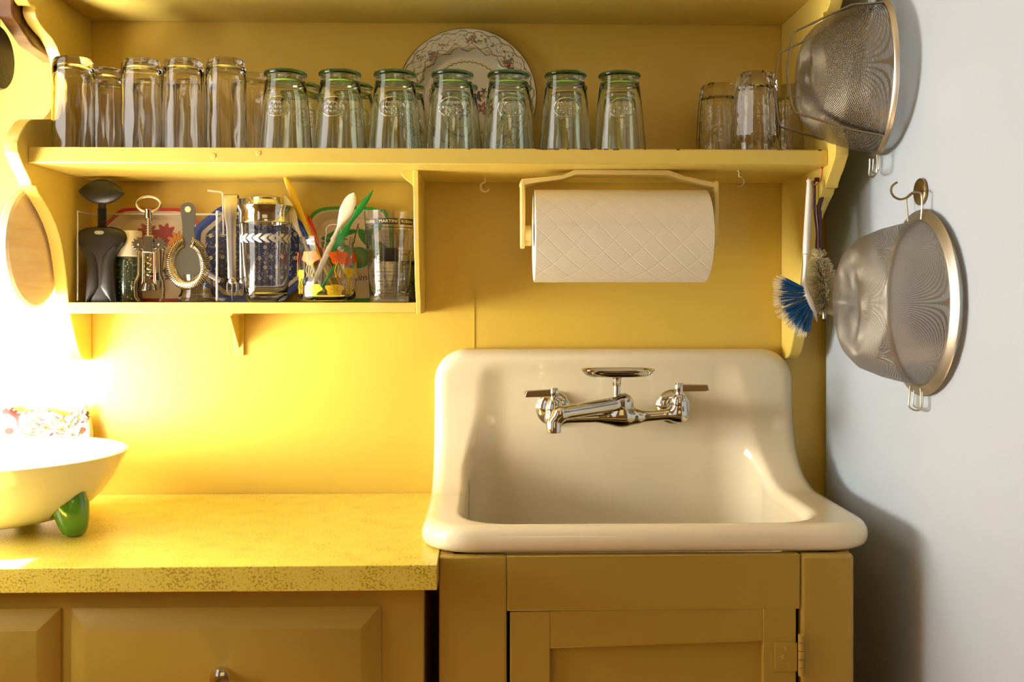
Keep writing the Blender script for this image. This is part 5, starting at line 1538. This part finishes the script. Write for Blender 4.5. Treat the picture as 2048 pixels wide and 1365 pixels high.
# black pan, only its edge in view
pp = atx(16, 130, XO - .035)
t = thing('iron_pan', 'black iron pan at the far left edge, below the walnut board', 'pan', (XO - .04, pp.y - .02, pp.z - .02))
m = MB().lathe([(0, 0), (.048, 0), (.050, .002), (.0555, .024), (.0545, .025), (.053, .024), (.048, .004), (0, .003)], 48, (XO - .031, atx(-18, 120, XO - .045).y + .0, atx(16, 128, XO - .04).z), M=Matrix.Rotation(-PI / 2, 4, 'Y'))
build('pan', m, paint('black iron', '#241E18', .5, .5, 120), t, fix=True)
build('handle', MB().box(XO - .040, XO - .034, atx(-18, 120, XO - .045).y - .009, atx(-18, 120, XO - .045).y + .009, atx(16, 128, XO - .04).z + .045, atx(16, 128, XO - .04).z + .16), paint('black iron handle', '#241E18', .5), t, bevel=.002)

# ------------------------------------------------------------------ bowl with green feet
yw = -.265; kw = 1 + yw / D; uw = kw / 1100
rb_ = at(243, 906, yw); 
RB = .185; CBx = rb_.x - RB
zrim = rb_.z; zbot = ZC + .012
PORC = paint('white glazed porcelain', '#F2EBDD', .15, coat=.5)
t = thing('footed_bowl', 'large white bowl standing on green feet on the worktop, at the left edge', 'bowl', (CBx, yw, ZC))
Hb = zrim - zbot
o_ = [(0, 0), (.05, 0), (.080, .003), (.105, .010), (.128, .023), (.147, .042), (.163, .066), (.175, .090), (.1830, Hb - .004), (.1850, Hb), (.1832, Hb + .001)]
o_ = [(r, z * Hb / .110 if z < Hb - .005 else z) for r, z in o_]
i_ = [(r - .005, z + .005) for r, z in reversed(o_[1:-2])] + [(0, .005)]
tilt = Matrix.Rotation(math.radians(0), 4, 'Y')
build('bowl', MB().lathe(o_ + i_, 96, (CBx, yw, zbot)), PORC, t, fix=True, angle=60)
GRN = paint('green glaze', '#4A8420', .12, coat=.8, var=.15, vscale=20)
ft = at(158, 1067, yw - .065)
for q, (fx, fy) in enumerate(((at(150, 1030, -.316).x, -.316), (CBx - .10, yw - .09), (CBx - .02, yw + .135))):
    m = MB(); base = Vector((fx, fy, ZC + .0006)); v = []
    d = Vector((CBx - fx, yw - fy, 0)).normalized()
    prof_ = [(.0, 0), (.010, .0004), (.0165, .005), (.0205, .014), (.0235, .026), (.0255, .040), (.0265, .052), (.0245, .066), (0, .066)]
    def foot_mod(a, r, z): return 1 + .05 * math.cos(3 * a + .5)
    M1 = Matrix.Rotation(math.radians(14), 4, Vector((d.y, -d.x, 0)) * -1)
    mm = MB().lathe(prof_, 40, (0, 0, 0), mod=foot_mod)
    vv = []
    for p in mm.v:
        x, y, z = p
        x -= d.x * 0; sh_ = z * .18
        vv.append((base.x + x + d.x * sh_, base.y + y + d.y * sh_, base.z + z))
    # cut the top along the bowl's skin: sink each point that would pass inside the bowl
    v3 = []
    for (x, y, z) in vv:
        r = math.hypot(x - CBx, y - yw)
        zs = zbot + float(np.interp(r, [p[0] for p in o_[:-2]], [p[1] for p in o_[:-2]])) 
        v3.append((x, y, min(z, zs - .0002) if r < .18 else z))
    m.add(v3, mm.f)
    build('foot', m, GRN, t, fix=True)['label'] = 'glossy green foot like the end of a pepper'

# ------------------------------------------------------------------ hen plaque
hy = -.022; 
t = thing('hen_dish', 'white ceramic hen dish with brown painted feathers, leaning behind the bowl', 'dish', (at(60, 985, hy).x, hy, ZC))
def hp_(px, py): q = at(px, py, hy); return (q.x, q.z)
top = [(-120, 860), (-100, 835), (-70, 822), (-40, 816), (-15, 812), (2, 806), (20, 803), (38, 812), (55, 810), (85, 808), (110, 815), (130, 823), (143, 828), (152, 815), (162, 803), (170, 801), (176, 812), (181, 835), (184, 860), (180, 885), (165, 925), (130, 960), (70, 978), (0, 983), (-70, 975), (-110, 940), (-128, 900)]
pts = [hp_(*p) for p in top]
n0 = len(pts); fine = []
for i in range(n0):
    p0, p1, p2, p3 = [Vector(pts[(i + j_ - 1) % n0]) for j_ in range(4)]
    for s_ in range(8):
        q = s_ / 8; fine.append(.5 * ((2 * p1) + (p2 - p0) * q + (2 * p0 - 5 * p1 + 4 * p2 - p3) * q * q + (3 * p1 - p0 - 3 * p2 + p3) * q ** 3))
cen = Vector(hp_(60, 890)); cen.x = Vector(hp_(40, 890)).x
zmin = min(p.y for p in fine); 
fine = [Vector((p.x, p.y - zmin + ZC + .0006)) for p in fine]; cen.y += ZC + .0006 - zmin
S_ = (at(100, 800, hy).x - at(0, 800, hy).x) / 100
ox, oz = hp_(0, 800); oz += ZC + .0006 - zmin
brown = [lin('#7A3E0A'), lin('#3E2006'), lin('#9A5A10'), lin('#5a4e10'), lin('#241a0e')]
rnd = random.Random(21); strokes = []
for i in range(900):
    px = rnd.uniform(-115, 178); py = rnd.uniform(806, 950)
    if -6 < px < 46 and 806 < py < 862: continue
    if px > 140: ang = rnd.gauss(1.05, .12)
    elif px < 45: ang = math.atan2(-(py - 835), (px - 20)) + rnd.gauss(0, .15)
    else: ang = rnd.gauss(-.55, .25) if py < 850 else rnd.gauss(.4, .3)
    strokes.append((px, py, ang, rnd.uniform(4, 10), rnd.uniform(.8, 2.0), rnd.choice(brown)))
sc2 = {}
for s_ in strokes: sc2.setdefault((int(s_[0] // 12), int(s_[1] // 12)), []).append(s_)
def hencol(x, z):
    px = (x - ox) / S_; py = 800 - (z - oz) / S_
    c = lin('#EDE4D2')
    if 8 < px < 44:
        r = math.hypot((px - 18), (py - 838)); a = math.degrees(math.atan2(-(py - 838), px - 18))
        if 21 < r < 33 + 3 * math.sin(a * .35) and -5 < a < 110: return lin('#7A1206')
        if ((px - 25) / 9.5) ** 2 + ((py - 850) / 7) ** 2 < 1: return lin('#7A1408')
        if math.hypot(px - 27, py - 830) < 1.3: return lin('#2a2418')
    i0, j0_ = int(px // 12), int(py // 12)
    for a in (-1, 0, 1):
        for b in (-1, 0, 1):
            for s_ in sc2.get((i0 + a, j0_ + b), ()):
                dx, dy = px - s_[0], -(py - s_[1]); u_ = dx * math.cos(s_[2]) + dy * math.sin(s_[2]); v_ = -dx * math.sin(s_[2]) + dy * math.cos(s_[2])
                if (u_ / s_[3]) ** 2 + (v_ / s_[4]) ** 2 < 1: c = s_[5]
    return c
NRr = 110; n1 = len(fine); v = [(cen.x, hy - .012, cen.y)]; cs = [hencol(cen.x, cen.y)]
for i in range(1, NRr + 1):
    q = i / NRr
    for p in fine:
        x = cen.x + (p.x - cen.x) * q; z = cen.y + (p.y - cen.y) * q
        v.append((x, hy - .012 * (1 - q ** 6) ** .5 if q < 1 else hy, z)); cs.append(hencol(x, z))
f = [(0, 1 + j_, 1 + (j_ + 1) % n1) for j_ in range(n1)]
for i in range(NRr - 1):
    for j_ in range(n1): f.append((1 + i * n1 + j_, 1 + (i + 1) * n1 + j_, 1 + (i + 1) * n1 + (j_ + 1) % n1, 1 + i * n1 + (j_ + 1) % n1))
lb = 1 + (NRr - 1) * n1; o2 = len(v)
for p in fine: v.append((p.x, hy + .006, p.y)); cs.append(lin('#EDE4D2'))
v.append((cen.x, hy + .006, cen.y)); cs.append(lin('#EDE4D2'))
for j_ in range(n1):
    f.append((lb + j_, o2 + j_, o2 + (j_ + 1) % n1, lb + (j_ + 1) % n1)); f.append((o2 + j_, len(v) - 1, o2 + (j_ + 1) % n1))
build('dish', MB().add(v, f, cs), vcol('painted ceramic', .7, 0.0), t, colors=True, fix=True, angle=60)
